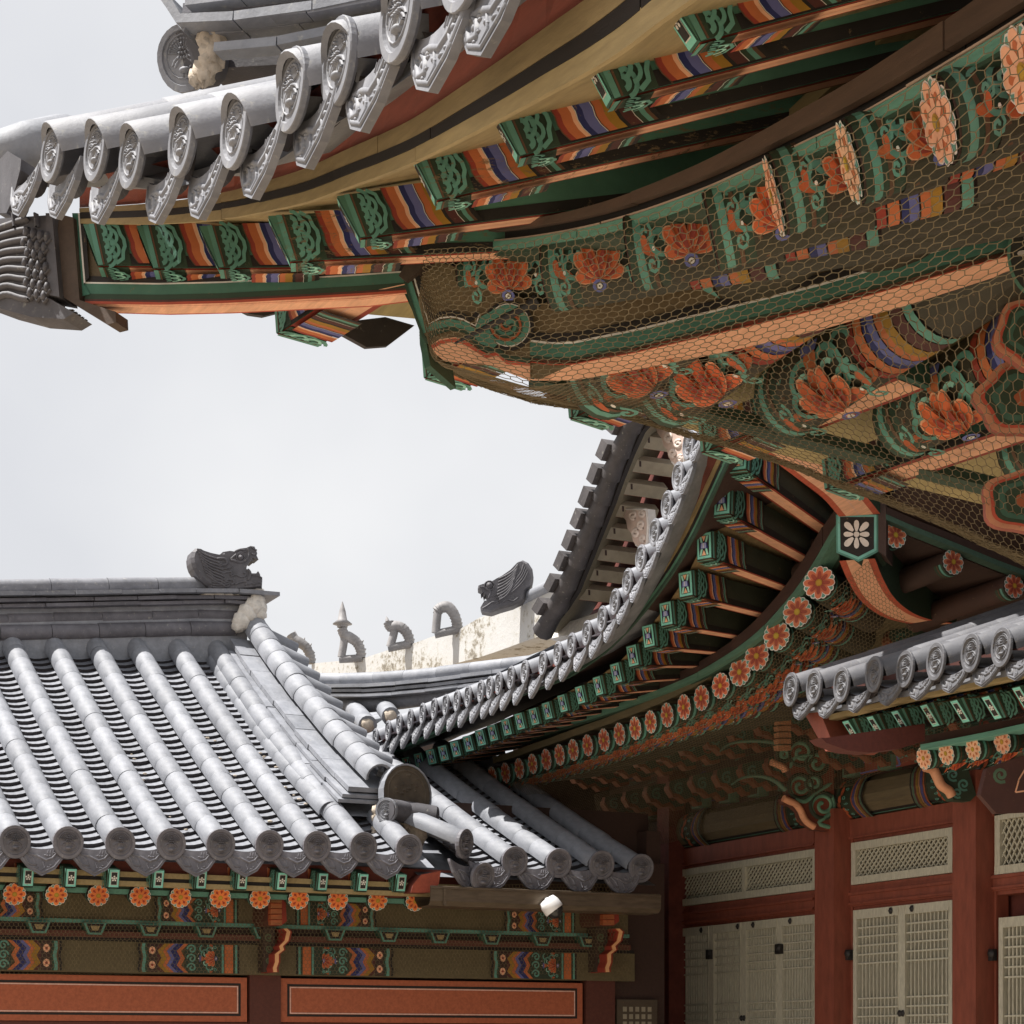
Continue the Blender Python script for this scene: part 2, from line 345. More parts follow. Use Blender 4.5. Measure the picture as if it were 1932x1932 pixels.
def disc_mesh(R, relief=True, name='end_disc', m=None, n=24, hs=1., th=1.):
    """round eave-end tile: local face looks to -y, z up; bird in relief."""
    mb = MB(); c = lambda r, y: [V((math.cos(2 * math.pi * k / n) * r, y, math.sin(2 * math.pi * k / n) * r * (1.13 if math.sin(2 * math.pi * k / n) < 0 else 1.0))) for k in range(n)]
    rings = [c(R * .93, .03 * th), c(R, .016 * th), c(R, -.003), c(R * .98, -.006), c(R * .80, -.006), c(R * .77, .001), c(R * .74, .001)]
    for a, b in zip(rings, rings[1:]): mb.add(a + b, [[k, (k + 1) % n, n + (k + 1) % n, n + k] for k in range(n)], GRAY, False)
    mb.poly(list(reversed(rings[-1])))
    mb.poly(rings[0])
    N = V((0, -hs, 0)); P = lambda x, z: V((x * R, .001, z * R))
    if relief:
        mb.rib([P(math.cos(a) * .66, math.sin(a) * .68) for a in [math.pi * 2 * i / 16 for i in range(17)]], N, R * .03, .005)
        for i in range(13):
            a = math.radians(15 + 150 * i / 12); mb.rib([P(math.cos(a) * .22, .08 + math.sin(a) * .15), P(math.cos(a) * .48, .05 + math.sin(a) * .42)], N, R * .035, .006)
            mb.dome(P(math.cos(a) * .53, .05 + math.sin(a) * .5), V((R * .06, 0, 0)), V((0, 0, R * .05)), N * .007, GRAY, 5)
        for i in range(4):
            for j in range(i + 1): mb.dome(P(-.06 * i + .12 * j, .38 - .14 * i), V((R * .055, 0, 0)), V((0, 0, R * .06)), N * .013, GRAY, 5)
        for s in (-1, 1): mb.rib([P(.12 * s, .05), P(.36 * s, -.1), P(.46 * s, -.24)], N, R * .06, .006); mb.rib([P(.1 * s, -.04), P(.3 * s, -.2), P(.36 * s, -.3)], N, R * .05, .006)
        mb.dome(P(0, -.42), V((R * .22, 0, 0)), V((0, 0, R * .12)), N * .018, GRAY, 8); mb.rib([P(.16, -.4), P(.3, -.32)], N, R * .05, .008)
        for s in (-.06, .06): mb.rib([P(s, -.5), P(s * 1.4, -.64), P(s * 3, -.66)], N, R * .025, .005)
    return mb.mesh(name, m or M_TILEE)
def amsae_mesh(w, h, sag, relief=True, tilt=.22, name='drip_tile', m=None):
    """drip tile under each row of concave tiles: pointed plate, dragon in relief."""
    mb = MB(); n = 10; top = [V((x, 0, -sag * (1 - (2 * x / w) ** 2))) for x in [w / 2 - w * k / n for k in range(n + 1)]]
    bot = [(-.5, -.05), (-.44, -.42), (-.26, -.78), (0, -1), (.26, -.78), (.44, -.42), (.5, -.05)]
    sh = lambda p, y: V((p.x, y - tilt * -p.z * 1.0 * 1, p.z))
    F_ = [V((x * w, 0, z * h - sag * .25)) for x, z in bot] + top
    out = [V((p.x, p.z * tilt, p.z)) for p in F_]
    mb.slab(list(reversed(out)), V((0, .022, 0)), GRAY)
    cx = 0; cz = -h * .55
    B = [V((x * w * .93, z * h * .93 * tilt - .002, z * h * .90 - sag * .25)) for x, z in bot]
    N = V((0, -1, .2)).normalized(); mb.rib(B, N, .006, .005)
    if relief:
        q = lambda x, z: V((x * w, (z * h) * tilt - .001, z * h - sag * .3))
        mb.rib([q(-.34, -.35), q(-.26, -.62), q(-.12, -.66), q(-.16, -.46), q(-.28, -.3), q(-.1, -.36), q(.08, -.5), q(.22, -.42), q(.36, -.16)], N, .009, .009)
        mb.rib([q(.22, -.42), q(.3, -.62), q(.2, -.72)], N, .006, .007); mb.rib([q(0, -.5), q(.06, -.72), q(-.04, -.84)], N, .006, .007)
        for i in range(16):
            x = rnd.uniform(-.3, .36); z = rnd.uniform(-.75, -.3) if abs(x) < .2 else rnd.uniform(-.5, -.25); mb.dome(q(x, z), V((rnd.uniform(.006, .014), 0, 0)), V((0, 0, rnd.uniform(.004, .009))), N * .007, GRAY, 5)
        for i in range(5): mb.rib([q(.12 + .05 * i, -.28 - .02 * i), q(.15 + .05 * i, -.16 + .0 * i)], N, .004, .006)
    return mb.mesh(name, m or M_TILEE)

def slope_frame(P0, S, a, b, s):
    """roof line from P0 going S (horizontal unit), rise a*s + b*s^2; returns point, tangent."""
    return P0 + S * s + UP * (a * s + b * s * s), (S + UP * (a + 2 * b * s)).normalized()
def tube_row(par, me, P0, S, a, b, n, L, s0=0., rng=rnd, jit=.0025):
    s = s0
    for i in range(n):
        p, t = slope_frame(P0, S, a, b, s); x = t.cross(UP).normalized(); z = x.cross(t)
        p = p + x * rng.uniform(-jit, jit) + z * rng.uniform(-jit, jit * .6)
        t2 = (t + x * rng.uniform(-.009, .009)).normalized(); x = t2.cross(z).normalized()
        part(me, 'convex_tile', par, frame(p, x, t2, x.cross(t2))); s += L * t.xy.length
def pan_row(par, me, P0, S, a, b, n, L, s0=0., rng=rnd, start=0):
    s = s0
    for i in range(n):
        p, t = slope_frame(P0, S, a, b, s); x = t.cross(UP).normalized(); z = x.cross(t)
        if i >= start: part(me, 'concave_tile', par, frame(p + z * rng.uniform(-.003, .003), x, t, z))
        s += L * t.xy.length
def orient(P, out, up=UP):
    """frame whose -y looks along out."""
    y = -out.normalized(); x = y.cross(up).normalized(); return frame(P, x, y, x.cross(y))

# ------------------------------------------------------------------ carved / painted timber builders
rt2 = random.Random(77)
def flying_rafter(name, par, A, B, w, h, side, end='dots', slant=.12, worn=False, length_pat=True, m=None, kb=.82, base=GRN):
    """square rafter from outer end A to inner end B (centres); side = horizontal vector of the painted side face we look at."""
    ax = (B - A).normalized(); sd = (side - ax * side.dot(ax)).normalized(); up = ax.cross(sd)
    if up.z < 0: up = -up
    mb = MB(); L = (B - A).length
    def pt(s, a, b): return A + ax * (s - slant * b * h * 2) + sd * a * w / 2 + up * b * h / 2     # bottom reaches inward
    def q(s0, f=lambda s, a, b: pt(s, a, b)): return [f(s0, 1, -1), f(s0, -1, -1), f(s0, -1, 1), f(s0, 1, 1)]
    e0 = q(0); e1 = [A + ax * L + sd * a * w / 2 + up * b * h / 2 for a, b in ((1, -1), (-1, -1), (-1, 1), (1, 1))]
    mb.hexa(e0 + e1, base)
    fs = lambda u, v, hh: pt(0, 1, -1) + ax * u * h + up * v * h + ax * (-slant * 2 * h * v) + sd * hh
    p = Paint(mb, fs)
    p.strip([(0.0, .0), (L / h * .98, .0)], [(0.0, .30), (L / h * .98, .15)], BLK); 
    knot(p, .02, .82); s = dan_bands(p, .80, BANDS, k=kb)
    # underside
    fb = lambda u, v, hh: pt(0, 1, -1) + ax * u * h + sd * (-v * w) - up * hh
    p2 = Paint(mb, fb); p2.poly([(0, 0), (L / h * .97, 0), (L / h * .97, 1), (0, 1)], RED)
    p2.poly([(0, .14), (L / h * .97, .14), (L / h * .97, .86), (0, .86)], SAL); p2.poly([(0, .47), (L / h * .97, .47), (L / h * .97, .53), (0, .53)], PINK)
    knot(p2, .02, .74, 2); dan_bands(p2, .72, BANDS[1:], wav=.5, k=kb * .88)
    fe = lambda u, v, hh: pt(0, 1, -1) + sd * (-(u) * w) + (pt(0, 1, 1) - pt(0, 1, -1)) * v - ax * hh
    pe = Paint(mb, fe); pe.poly([(.0, .0), (1, 0), (1, 1), (0, 1)], GRN); pe.poly([(.05, .03), (.95, .03), (.95, .97), (.05, .97)], (.22, .60, .50))
    if end == 'dots':
        pe.poly([(.2, .14), (.8, .14), (.8, .86), (.2, .86)], WHT); pe.poly([(.23, .16), (.77, .16), (.77, .84), (.23, .84)], BLK); ky = w / h
        h1 = pe.lay(); pe.disc(.5, .5, .085, WHT, 8, ky, h1)
        for i in range(5): a = math.radians(90 + 72 * i); pe.disc(.5 + math.cos(a) * .19, .5 + math.sin(a) * .19 * ky, .085, WHT, 8, ky, h1)
    elif end == 'glass':
        pe.poly([(.17, .12), (.83, .12), (.83, .88), (.17, .88)], BLK); h1 = pe.lay(); h2 = pe.lay()
        for a, b in ((.14, 1), (.86, -1)):
            pe.poly([(.2, a), (.34, a), (.46, .5), (.30, .5 - .1 * b)], LGT, h1); pe.poly([(.8, a), (.66, a), (.54, .5), (.70, .5 - .1 * b)], LGT, h1)
            pe.poly([(.36, a), (.64, a), (.5, a + b * .2)], SAL, h2)
        pe.poly([(.22, .38), (.78, .38), (.70, .62), (.30, .62)], NAVY); pe.poly([(.32, .40), (.68, .40), (.66, .60), (.34, .60)], (.3, .33, .6))
        pe.poly([(.49, .41), (.53, .41), (.53, .59), (.49, .59)], WHT)
    kk = rt2.uniform(.80, 1.08); mb.c = [(c[0] * kk, c[1] * kk, c[2] * kk * rt2.uniform(.97, 1)) for c in mb.c]
    return part(mb, name, par, m=m or (M_WORN if worn else M_PAINT))
def round_rafter(par, A, B, r, style=2, phi0=0, lot=True, n=14, cv0=.1, lu=2.75, lk=1.9, flw=True, name='round_rafter'):
    """log rafter, outer end A; painted flower on the end, lotus near the end on the side phi0 (degrees from straight down toward the viewer)."""
    mb = MB(); ax = (B - A).normalized(); L = (B - A).length; mb.tube([A, B], r, n, DBR)
    sd = ax.cross(UP).normalized(); up = sd.cross(ax)
    fe = lambda u, v, h: A - ax * h + sd * (-u) + up * v
    pe = Paint(mb, fe); pe.disc(0, 0, r * .99, DGR, 16)
    ra = rt2.uniform(-.14, .14); ca, sa = math.cos(ra), math.sin(ra); R_ = r * rt2.uniform(.99, 1.06)
    if flw: flower(mb, lambda u, v, h: A - ax * (h + .003) + sd * (-(u * ca - v * sa)) + up * (u * sa + v * ca), R_, style)
    a0 = math.radians(phi0)
    fc = lambda u, v, h: A + ax * u * r + (sd * math.sin(a0 + v) - up * math.cos(a0 + v)) * (r + h)
    p = Paint(mb, fc); V9 = [-1.7 + 3.4 * i / 10 for i in range(11)]
    def band(s, w, c):
        h = p.lay()
        p.strip([(s, v) for v in V9], [(s + w, v) for v in V9], c, h)
    band(.05, 1.0, DGR); band(.25, .22, TEAL); band(.62, .12, BRN)
    if lot:
        band(1.05, 3.1, (.045, .04, .022))
        # lotus axis runs along the rafter: rotate so bloom opens outward
        g = Paint(mb, lambda u, v, h: fc(lu + u, v, h + .002)); lotus(g, 0, cv0, lk)
        p.line([(1.35, -1), (1.2, -.3), (1.2, .4), (1.35, 1.1)], .12, BRN)
        band(4.2, .25, RED); band(4.5, .3, ORG); band(4.85, .2, NAVY); band(5.05, .25, BLU); band(5.35, .25, ORG); band(5.6, .3, OCH); band(5.95, .4, MAR); band(6.4, .3, TEAL)
        band(6.8, max(.5, L / r - 7.0), (.05, .042, .024))
    kk = rt2.uniform(.82, 1.1); k2 = rt2.uniform(.9, 1.1); mb.c = [(c[0] * kk, c[1] * kk * k2, c[2] * kk * k2) for c in mb.c]
    return part(mb, name, par, m=M_PAINT)
# ================================================================== ground
g = MB(); g.poly([V((-600, -600, 0)), V((600, -600, 0)), V((600, 900, 0)), V((-600, 900, 0))]); part(g, 'ground', m=M_STONE, kind='structure')

# ================================================================== A: low gallery on the left (front faces -Y)
A = thing('gallery_building', 'low gallery with grey tiled roof, orange flower rafter ends and red panels, lower left', 'building', (3, 13, 0))
YA = 12.12; AX0 = 2.54; ADX = .319; AA, AB = .535, .018
def aA(X): return AA - .0135 * max(0, 4.7 - X)
def zA(X): return EYE + 1.255 + .03 * (min(max(X, 2.0), 4.7) - 2.54)
roofA = part(MB().poly([V((1.2, YA + .02, zA(2) - .12)), V((5.3, YA + .02, zA(5) - .12)), V((5.3, 13.7, zA(5) + .66)), V((5.3, 15.35, zA(5) + 1.65)), V((1.2, 15.35, zA(2) + 1.43)), V((1.2, 13.7, zA(2) + .54))], GRAY), 'roof', A, m=M_TILE)
cv = convex_mesh(.081, .262); pn = concave_mesh(.30, .125, .048, .030)
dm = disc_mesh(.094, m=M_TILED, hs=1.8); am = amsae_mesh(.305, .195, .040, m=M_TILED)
SY = V((0, 1, 0))
for i in range(-4, 9):
    X = AX0 + ADX * i; P0 = V((X, YA, zA(X)))
    if i < 8: tube_row(roofA, cv, P0 + V((0, .02, 0)), SY, aA(X), AB, 14, .262)
    else: tube_row(roofA, cv, P0 + V((0, .02, 0)), SY, AA, AB, 2, .262)
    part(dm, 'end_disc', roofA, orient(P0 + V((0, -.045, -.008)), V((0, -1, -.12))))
pj = 0
for i in range(-4, 8):
    X = AX0 + ADX * (i + .5); P0 = V((X, YA + .035, zA(X) - .035)); n = 35
    if i >= -1: pan_row(roofA, pn, P0, SY, aA(X), AB, n, .102)
    else:
        mb = MB()
        for k in range(n):
            p, t = slope_frame(P0, SY, aA(X), AB, k * .102 * .87); z = V((1, 0, 0)).cross(t)
            for j in range(6):
                x0 = -.15 + .05 * j; x1 = x0 + .05; s0, s1 = [-.048 * (1 - (x / .15) ** 2) for x in (x0, x1)]
                mb.poly([p + V((x0, 0, 0)) + z * (s0 + .02), p + V((x1, 0, 0)) + z * (s1 + .02), p + V((x1, 0, 0)) + t * .12 + z * (s1 + .002), p + V((x0, 0, 0)) + t * .12 + z * (s0 + .002)], GRAY, True)
                mb.poly([p + V((x0, 0, 0)) + z * s0, p + V((x1, 0, 0)) + z * s1, p + V((x1, 0, 0)) + z * (s1 + .02), p + V((x0, 0, 0)) + z * (s0 + .02)])
        part(mb, 'concave_tile', roofA, m=M_TILE, kind='stuff')
    part(am, 'drip_tile', roofA, orient(P0 + V((0, -.045, .035 - .012)), V((0, -1, 0))))
# right-hand lower slope, running under the hall's eave
XR_ = [5.86, 6.19, 6.52, 6.83]; zR = EYE + 1.275
part(MB().poly([V((5.2, YA + .05, zR - .13)), V((7.0, YA + .05, zR - .13)), V((7.0, 15.6, zR + 1.2)), V((5.2, 15.6, zR + 1.2))], GRAY), 'lower_slope', A, m=M_TILE)
low = [o for o in A.children if o.name.startswith('lower_slope')][0]
for i, X in enumerate([5.53] + XR_):
    P0 = V((X, YA - .0, zR + (.0 if i < 4 else -.01)))
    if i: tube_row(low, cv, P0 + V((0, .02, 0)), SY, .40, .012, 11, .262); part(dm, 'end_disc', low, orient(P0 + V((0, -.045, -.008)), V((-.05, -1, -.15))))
    else: tube_row(low, cv, P0 + V((0, 1.1, .45)), SY, .40, .012, 7, .262)
    if i < 4:
        Q = V((X + .165, YA + .035, zR - .04)); pan_row(low, pn, Q, SY, .40, .012, 26, .11)
        part(am, 'drip_tile', low, orient(Q + V((0, -.05, .02)), V((-.05, -1, 0))))
# corner tiles splayed to the right under the end of the descending ridge
mb = MB()
part(convex_mesh(.081, .62, name='corner_convex_tile'), 'corner_tile', low, frame(V((5.48, 12.10, zR + .10)), V((.86, .5, 0)), V((-.47, .80, .37)).normalized(), V((.19, -.32, .93)).normalized()))
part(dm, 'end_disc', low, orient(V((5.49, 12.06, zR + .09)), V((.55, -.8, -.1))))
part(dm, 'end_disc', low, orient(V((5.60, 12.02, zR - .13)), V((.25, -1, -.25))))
part(am, 'drip_tile', low, orient(V((5.50, 12.10, zR - .02)), V((.45, -.9, 0))))
mb = MB(); P = [hY(x, y, 12.45) for x, y in ((795, 1533), (850, 1552), (876, 1608), (868, 1590), (830, 1572), (796, 1560))]
part(convex_mesh(.085, .5, name='corner_convex_tile'), 'corner_tile', low, frame(hY(872, 1588, 12.25), V((.9, .43, 0)), V((-.42, .86, .28)).normalized(), V((.12, -.25, .96)).normalized()))
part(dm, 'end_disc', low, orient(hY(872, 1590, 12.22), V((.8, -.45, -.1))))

# ---- main ridge of A
ridge = part(MB().slab([V((X, 15.2, zz)) for X, zz in ((.3, 3.9), (5.02, 3.9), (5.02, 5.16), (.3, 4.62))], V((0, .3, 0)), GRAY), 'ridge', A, m=M_TILE)
def lift(X): return .10 - .115 * max(0, 4.85 - X)
zr0 = 3.20 + EYE - .03
def hcourse(z, y, x0, x1, L, kind, r=.062, th=.026, seed=0):
    rr = random.Random(seed); X = x0
    while X < x1:
        l = min(L * rr.uniform(.9, 1.12), x1 - X); a = V((X, y, z + lift(X) + rr.uniform(-.003, .003))); b = V((X + l - .004, y, z + lift(X + l) + rr.uniform(-.003, .003))); m = MB()
        if kind == 'round': m.tube([a, a + (b - a) * .5, b], [r, r * .985, r * .96], 12, GRAY, 0, 360)
        else:
            yy = rr.uniform(-.012, .012); m.beam(a + V((0, yy + .12, 0)), b + V((0, yy + .12, 0)), .30 if kind == 'flat' else .36, th, UP, GRAY)
        part(m, 'ridge_tile', ridge, m=M_TILEE if seed in (6, 5) else M_TILED); X += l  # cap courses lighter, lower ones darker: ridge light and shade in the clay
hcourse(zr0 + .055, 15.22, .4, 4.93, .38, 'round', .064, seed=1); hcourse(zr0 + .165, 15.25, .4, 4.95, .38, 'round', .062, seed=2)
hcourse(zr0 + .245, 15.15, .4, 5.0, .33, 'flat', seed=3); hcourse(zr0 + .280, 15.13, .4, 5.03, .33, 'flat', seed=4); hcourse(zr0 + .322, 15.11, .4, 5.24, .32, 'wide', th=.03, seed=5)
hcourse(zr0 + .40, 15.22, .4, 4.85, .42, 'round', .062, seed=6)
# mortar under the beast and around the ridge end
def blob(mb, C, r, seed, sq=(1, 1, 1), n=12, m=8, am=.22, col=GRAY):
    rr = random.Random(seed); ph = [rr.uniform(0, 6.3) for _ in range(8)]; vs = []
    for i in range(m + 1):
        t = math.pi * i / m
        for k in range(n):
            a = 2 * math.pi * k / n; q = 1 + am * (math.sin(3 * a + ph[0] + 2 * t) * .4 + math.sin(5 * a + ph[1] - 3 * t) * .3 + math.sin(7 * t + ph[2] + a) * .3)
            vs.append(C + V((math.cos(a) * math.sin(t) * r * q * sq[0], math.sin(a) * math.sin(t) * r * q * sq[1], math.cos(t) * r * q * sq[2])))
    mb.add(vs, [[i * n + k, (i + 1) * n + k, (i + 1) * n + (k + 1) % n, i * n + (k + 1) % n] for i in range(m) for k in range(n)], col, True); return mb
mb = MB()
for k, (x, y) in enumerate(((392, 1119), (408, 1121), (425, 1119), (445, 1116), (465, 1113), (482, 1112))): blob(mb, hY(x, y + 2, 15.16), .055, k, (1.3, 1.2, .62))
for k, (x, y, r) in enumerate(((484, 1132, .06), (478, 1145, .07), (466, 1157, .075), (455, 1172, .07), (488, 1146, .06), (450, 1180, .05), (490, 1158, .05))): blob(mb, hY(x, y, 15.12), r, 20 + k, (1.1, 1, 1.1))
part(mb, 'mortar', A, m=M_WMORT)

# ---- descending ridge of A, runs down the slope at X ~ 5.1
XD = 5.05; P0 = V((XD, 12.55, EYE + 1.83)); dA, dB = .478, .036
dr = part(MB().poly([V((XD - .16, 12.6, zA(5) + .25)), V((XD + .16, 12.6, zA(5) + .25)), V((XD + .16, 15.2, zA(5) + 1.80)), V((XD - .16, 15.2, zA(5) + 1.80))]), 'descending_ridge', A, m=M_TILE)
cap = convex_mesh(.100, .235, r2=.95, name='ridge_convex_tile')
def dcourse(dx, dz, me_w, th, L, seed, n, mat_=M_TILE):
    rr = random.Random(seed); s = 0
    for i in range(n):
        p, t = slope_frame(P0, SY, dA, dB, s); l = L * rr.uniform(.92, 1.08); p2, t2 = slope_frame(P0, SY, dA, dB, s + l * .88)
        m = MB(); o = V((dx + rr.uniform(-.008, .008), 0, dz + rr.uniform(-.004, .004)))
        m.beam(p + o, p2 + o - (p2 - p).normalized() * .004, me_w, th, UP, GRAY); part(m, 'ridge_tile', dr, m=mat_); s += l * .88
dcourse(-.05, -.09, .30, .034, .30, 11, 10); dcourse(-.09, -.135, .31, .024, .36, 12, 8); dcourse(-.11, -.17, .33, .024, .36, 13, 8)
tube_row(dr, cap, P0 + V((.02, -.02, .0)), SY, dA, dB, 14, .235)
tube_row(dr, cv, P0 + V((-.30, .08, -.24)), SY, dA, dB + .002, 11, .262)
for i in range(11):                                   # round tiles hanging over the far (right) side of the gable
    p, t = slope_frame(P0, SY, dA, dB, .15 + i * .245)
    part(cv, 'verge_tile', dr, frame(p + V((.34, 0, -.15)), V((0, -1, 0)), V((-.93, 0, .36)), V((.36, 0, .93)).normalized()))
# big end tile of the descending ridge, mortar and small corner tiles
pe = hY(768, 1498, 12.50); R = .195
mb = MB(); n = 16
arc = [V((math.cos(a) * R * 1.02, 0, math.sin(a) * R * 1.0)) for a in [math.radians(-22 + 224 * i / n) for i in range(n + 1)]]
rot = Matrix.Rotation(math.radians(16), 3, 'Z'); arc = [rot @ p for p in arc]; nrm = rot @ V((0, -1, 0))
mb.slab([pe + p for p in arc], -nrm * .035, BRN)
q = [pe + p + nrm * .004 for p in arc]
mb.rib([pe + p * .82 + nrm * .001 for p in arc], nrm, .008, .006)
for k in range(14): mb.dome(pe + rot @ V((rnd.uniform(-.11, .11), 0, rnd.uniform(-.0, .13))) + nrm * .001, V((rnd.uniform(.008, .03), 0, 0)), V((0, 0, rnd.uniform(.004, .012))), nrm * .006, GRAY, 6)
part(mb, 'ridge_end_plate', dr, m=M_BROWNCLAY)
mb = MB(); mb.ribbon([pe + p * 1.05 + nrm * .01 for p in arc], [pe + p * 1.05 - nrm * .05 for p in arc], (pe - pe) + V((0, 0, -.012)), GRAY); part(mb, 'end_plate_rim', dr, m=M_TILE)
mb = MB(); blob(mb, pe + V((.0, .05, -.13)), .115, 5, (1.45, .7, .72), 18, 12, .08); blob(mb, pe + V((.10, .05, -.17)), .06, 6, (1, .8, .8), am=.3); blob(mb, hY(788, 1565, 12.5), .10, 8, (.75, .7, 1.3), am=.25); blob(mb, hY(742, 1572, 12.5), .075, 9, (.9, .6, 1), am=.35); blob(mb, hY(770, 1548, 12.5), .06, 12, (1, .8, 1), am=.3)
for k in range(7): blob(mb, hY(712 + rnd.uniform(-6, 8), 1530 + k * 7, 12.52), .03, 30 + k, (1, .7, 1.2), am=.4)
part(mb, 'mortar', A, m=M_MORTAR)
E1 = hY(728, 1528, 12.38); mb = MB(); mb.tube([E1 + V((.0, .0, 0)), E1 + V((.21, .10, .005))], [.077, .074], 14, GRAY); mb.tube([E1 + V((.19, .09, .0)), E1 + V((.37, .03, -.03))], [.078, .08], 14, GRAY)
part(mb, 'corner_tile', dr, m=M_BEAST); part(disc_mesh(.08), 'end_disc', dr, orient(E1 + V((-.0, -.005, 0)), V((-.75, -.62, -.05))))
part(disc_mesh(.075, m=M_BEAST), 'end_disc', dr, orient(E1 + V((.375, .025, -.03)), V((.8, -.6, -.1))))

mb = MB(); rb = random.Random(9)
for k in range(26):
    i_ = rb.choice((5, 6, 6, 6, 6, 3)); X_ = AX0 + ADX * (i_ + .5) + rb.uniform(-.05, .05); s_ = rb.uniform(.6, 1.5) if i_ == 6 else rb.uniform(.2, 1.8); P_, t_ = slope_frame(V((X_, YA + .035, zA(X_) - .035)), SY, AA, AB, s_); blob(mb, P_ + UP * -.005, rb.uniform(.006, .015), 90 + k, (1.4, 1, .6), 6, 4)
part(mb, 'lime_crumbs', A, m=M_MORTAR, kind='stuff')
# ---- eave timbers of A
mb = MB(); 
for dy, z0, z1, c in ((.10, -.235, -.205, YEL), (.115, -.205, -.180, BLK), (.10, -.180, -.148, YEL), (.14, -.148, -.05, DRED)):
    mb.box((.3, YA + dy, zA(3) + z0 - .02), (5.62, YA + dy + .05, zA(3) + z1 - .02), c)
part(mb, 'eave_board', A, m=M_PLANK)
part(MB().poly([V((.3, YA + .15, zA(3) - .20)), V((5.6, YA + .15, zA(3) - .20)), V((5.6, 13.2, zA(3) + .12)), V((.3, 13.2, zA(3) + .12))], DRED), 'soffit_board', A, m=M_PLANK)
for k, x in enumerate((-30, 53, 134, 215, 299, 380, 457, 532, 609, 685, 757)):
    y = 1654 + 12 * (x / 757); Pq = hY(x, y, YA + .02); ln = V((Pq.x - .03, YA + .55, Pq.z + .16))
    flying_rafter('flying_rafter', A, Pq, ln, .068, .114, V((-1, 0, 0)), 'dots', .0)
mb = MB(); mb.box((.3, 12.60, zA(3) - .275), (5.3, 12.66, zA(3) - .245), TEAL); mb.box((.3, 12.61, zA(3) - .245), (5.3, 12.66, zA(3) - .20), DGR); part(mb, 'rafter_batten', A, m=M_PLANK)
for k, x in enumerate((-52, 27, 106, 185, 264, 340, 415, 490, 563, 637, 712, 783)):
    y = 1686 + 14 * (x / 783); Pq = hY(x, y, 12.58)
    round_rafter(A, Pq, V((Pq.x, 13.2, Pq.z + .2)), .071, 0, 0, False)
# beams, blocks and wall, plane Y = 13.1
YW = 13.08
def rA(mb, x0, x1, y0, y1, c, dy=0, th=.1, xr=300, Yp=YW):
    """box on A's wall plane, horizontal edges at pixel rows y0 (top), y1 (bottom) read at column xr."""
    Xa = hY(x0, y0, Yp).x; Xb = hY(x1, y0, Yp).x; zt = hY(xr, y0, Yp).z; zb = hY(xr, y1, Yp).z
    mb.box((Xa, Yp - dy, zb), (Xb, Yp - dy + th, zt), c); return Xa, Xb, zt, zb
mb = MB(); U = rA(mb, -200, 1180, 1692, 1741, OLV, .04, .2); part(mb, 'upper_beam', A, m=M_PLANK); ub = [o for o in A.children if o.name.startswith('upper_beam')][0]
mb = MB(); Lb = rA(mb, -200, 1190, 1779, 1837, OLV, .06, .2); part(mb, 'lower_beam', A, m=M_PLANK); lb = [o for o in A.children if o.name.startswith('lower_beam')][0]
mb = MB(); rA(mb, -200, 1180, 1739, 1746, TEAL, .06, .1); rA(mb, -200, 1180, 1746, 1761, DBR, .02, .1); rA(mb, -200, 1180, 1761, 1772, (.12, .04, .025), .08, .1); rA(mb, -200, 1190, 1772, 1779, BLK, .05, .1); part(mb, 'beam_moulding', A, m=M_PLANK)
def beam_paint(mb, x_at, y0, y1, dy, flip, full=True, xr=300):
    """ornament near a column: x_at = pixel of the outer straight edge; runs away from the column."""
    zt = hY(xr, y0, YW).z; zb = hY(xr, y1, YW).z; H = zt - zb; X0 = hY(x_at, (y0 + y1) / 2, YW).x; s = -1 if flip else 1
    f = lambda u, v, h: V((X0 + s * u * H, YW - dy - h, zb + v * H)); p = Paint(mb, f)
    S = lambda a, b, c, w=0.: p.strip([(a + w * math.sin(v * 9.4), v) for v in [i / 8 for i in range(9)]], [(b + w * math.sin(v * 9.4), v) for v in [i / 8 for i in range(9)]], c)
    S(0, .06, BLK); S(.08, .16, TEAL); S(.16, .22, DGR); S(.24, .55, (.55, .14, .04)); S(.32, .48, ORG); S(.58, .66, TEAL); S(.66, 2.0, (.03, .045, .028))
    lg = Paint(mb, lambda u, v, h: f(1.15 + v * .9, .5 + u * .9, h + .003)); lotus(lg, 0, .02, .62)
    for cy in (.18, .5, .82): p.spiral(1.75, cy, .17, .06, 0, 1.3, TEAL)
    for a, b, c in ((2.0, 2.16, ORG), (2.16, 2.38, NAVY), (2.38, 2.52, BLU), (2.52, 2.66, ORG), (2.66, 2.85, OCH), (2.85, 3.0, MAR)):
        P = lambda q: [(q - .12, 0), (q + .14, .25), (q, .5), (q + .14, .75), (q - .12, 1)]
        p.strip(P(a), P(b), c)
    S(3.0, 3.4, DBR); 
    for cy in (.25, .75): p.disc(3.18, cy, .12, SAL, 8, 1.2); p.disc(3.18, cy, .05, RED, 8)
    S(3.34, 3.42, DGR, .03); S(3.42, 3.54, TEAL, .03); S(3.54, 3.58, BRN, .03); S(3.6, 3.68, BLK, .03)
for nm, par, y0, y1, dy in (('beam_ornament', ub, 1694, 1739, .043), ('beam_ornament', lb, 1781, 1835, .063)):
    for x, fl in ((446, True), (553, False), (1080, True), (-98, False), (-190, True)):
        mb = MB(); beam_paint(mb, x, y0, y1, dy, fl); part(mb, nm, par, m=M_PAINT)
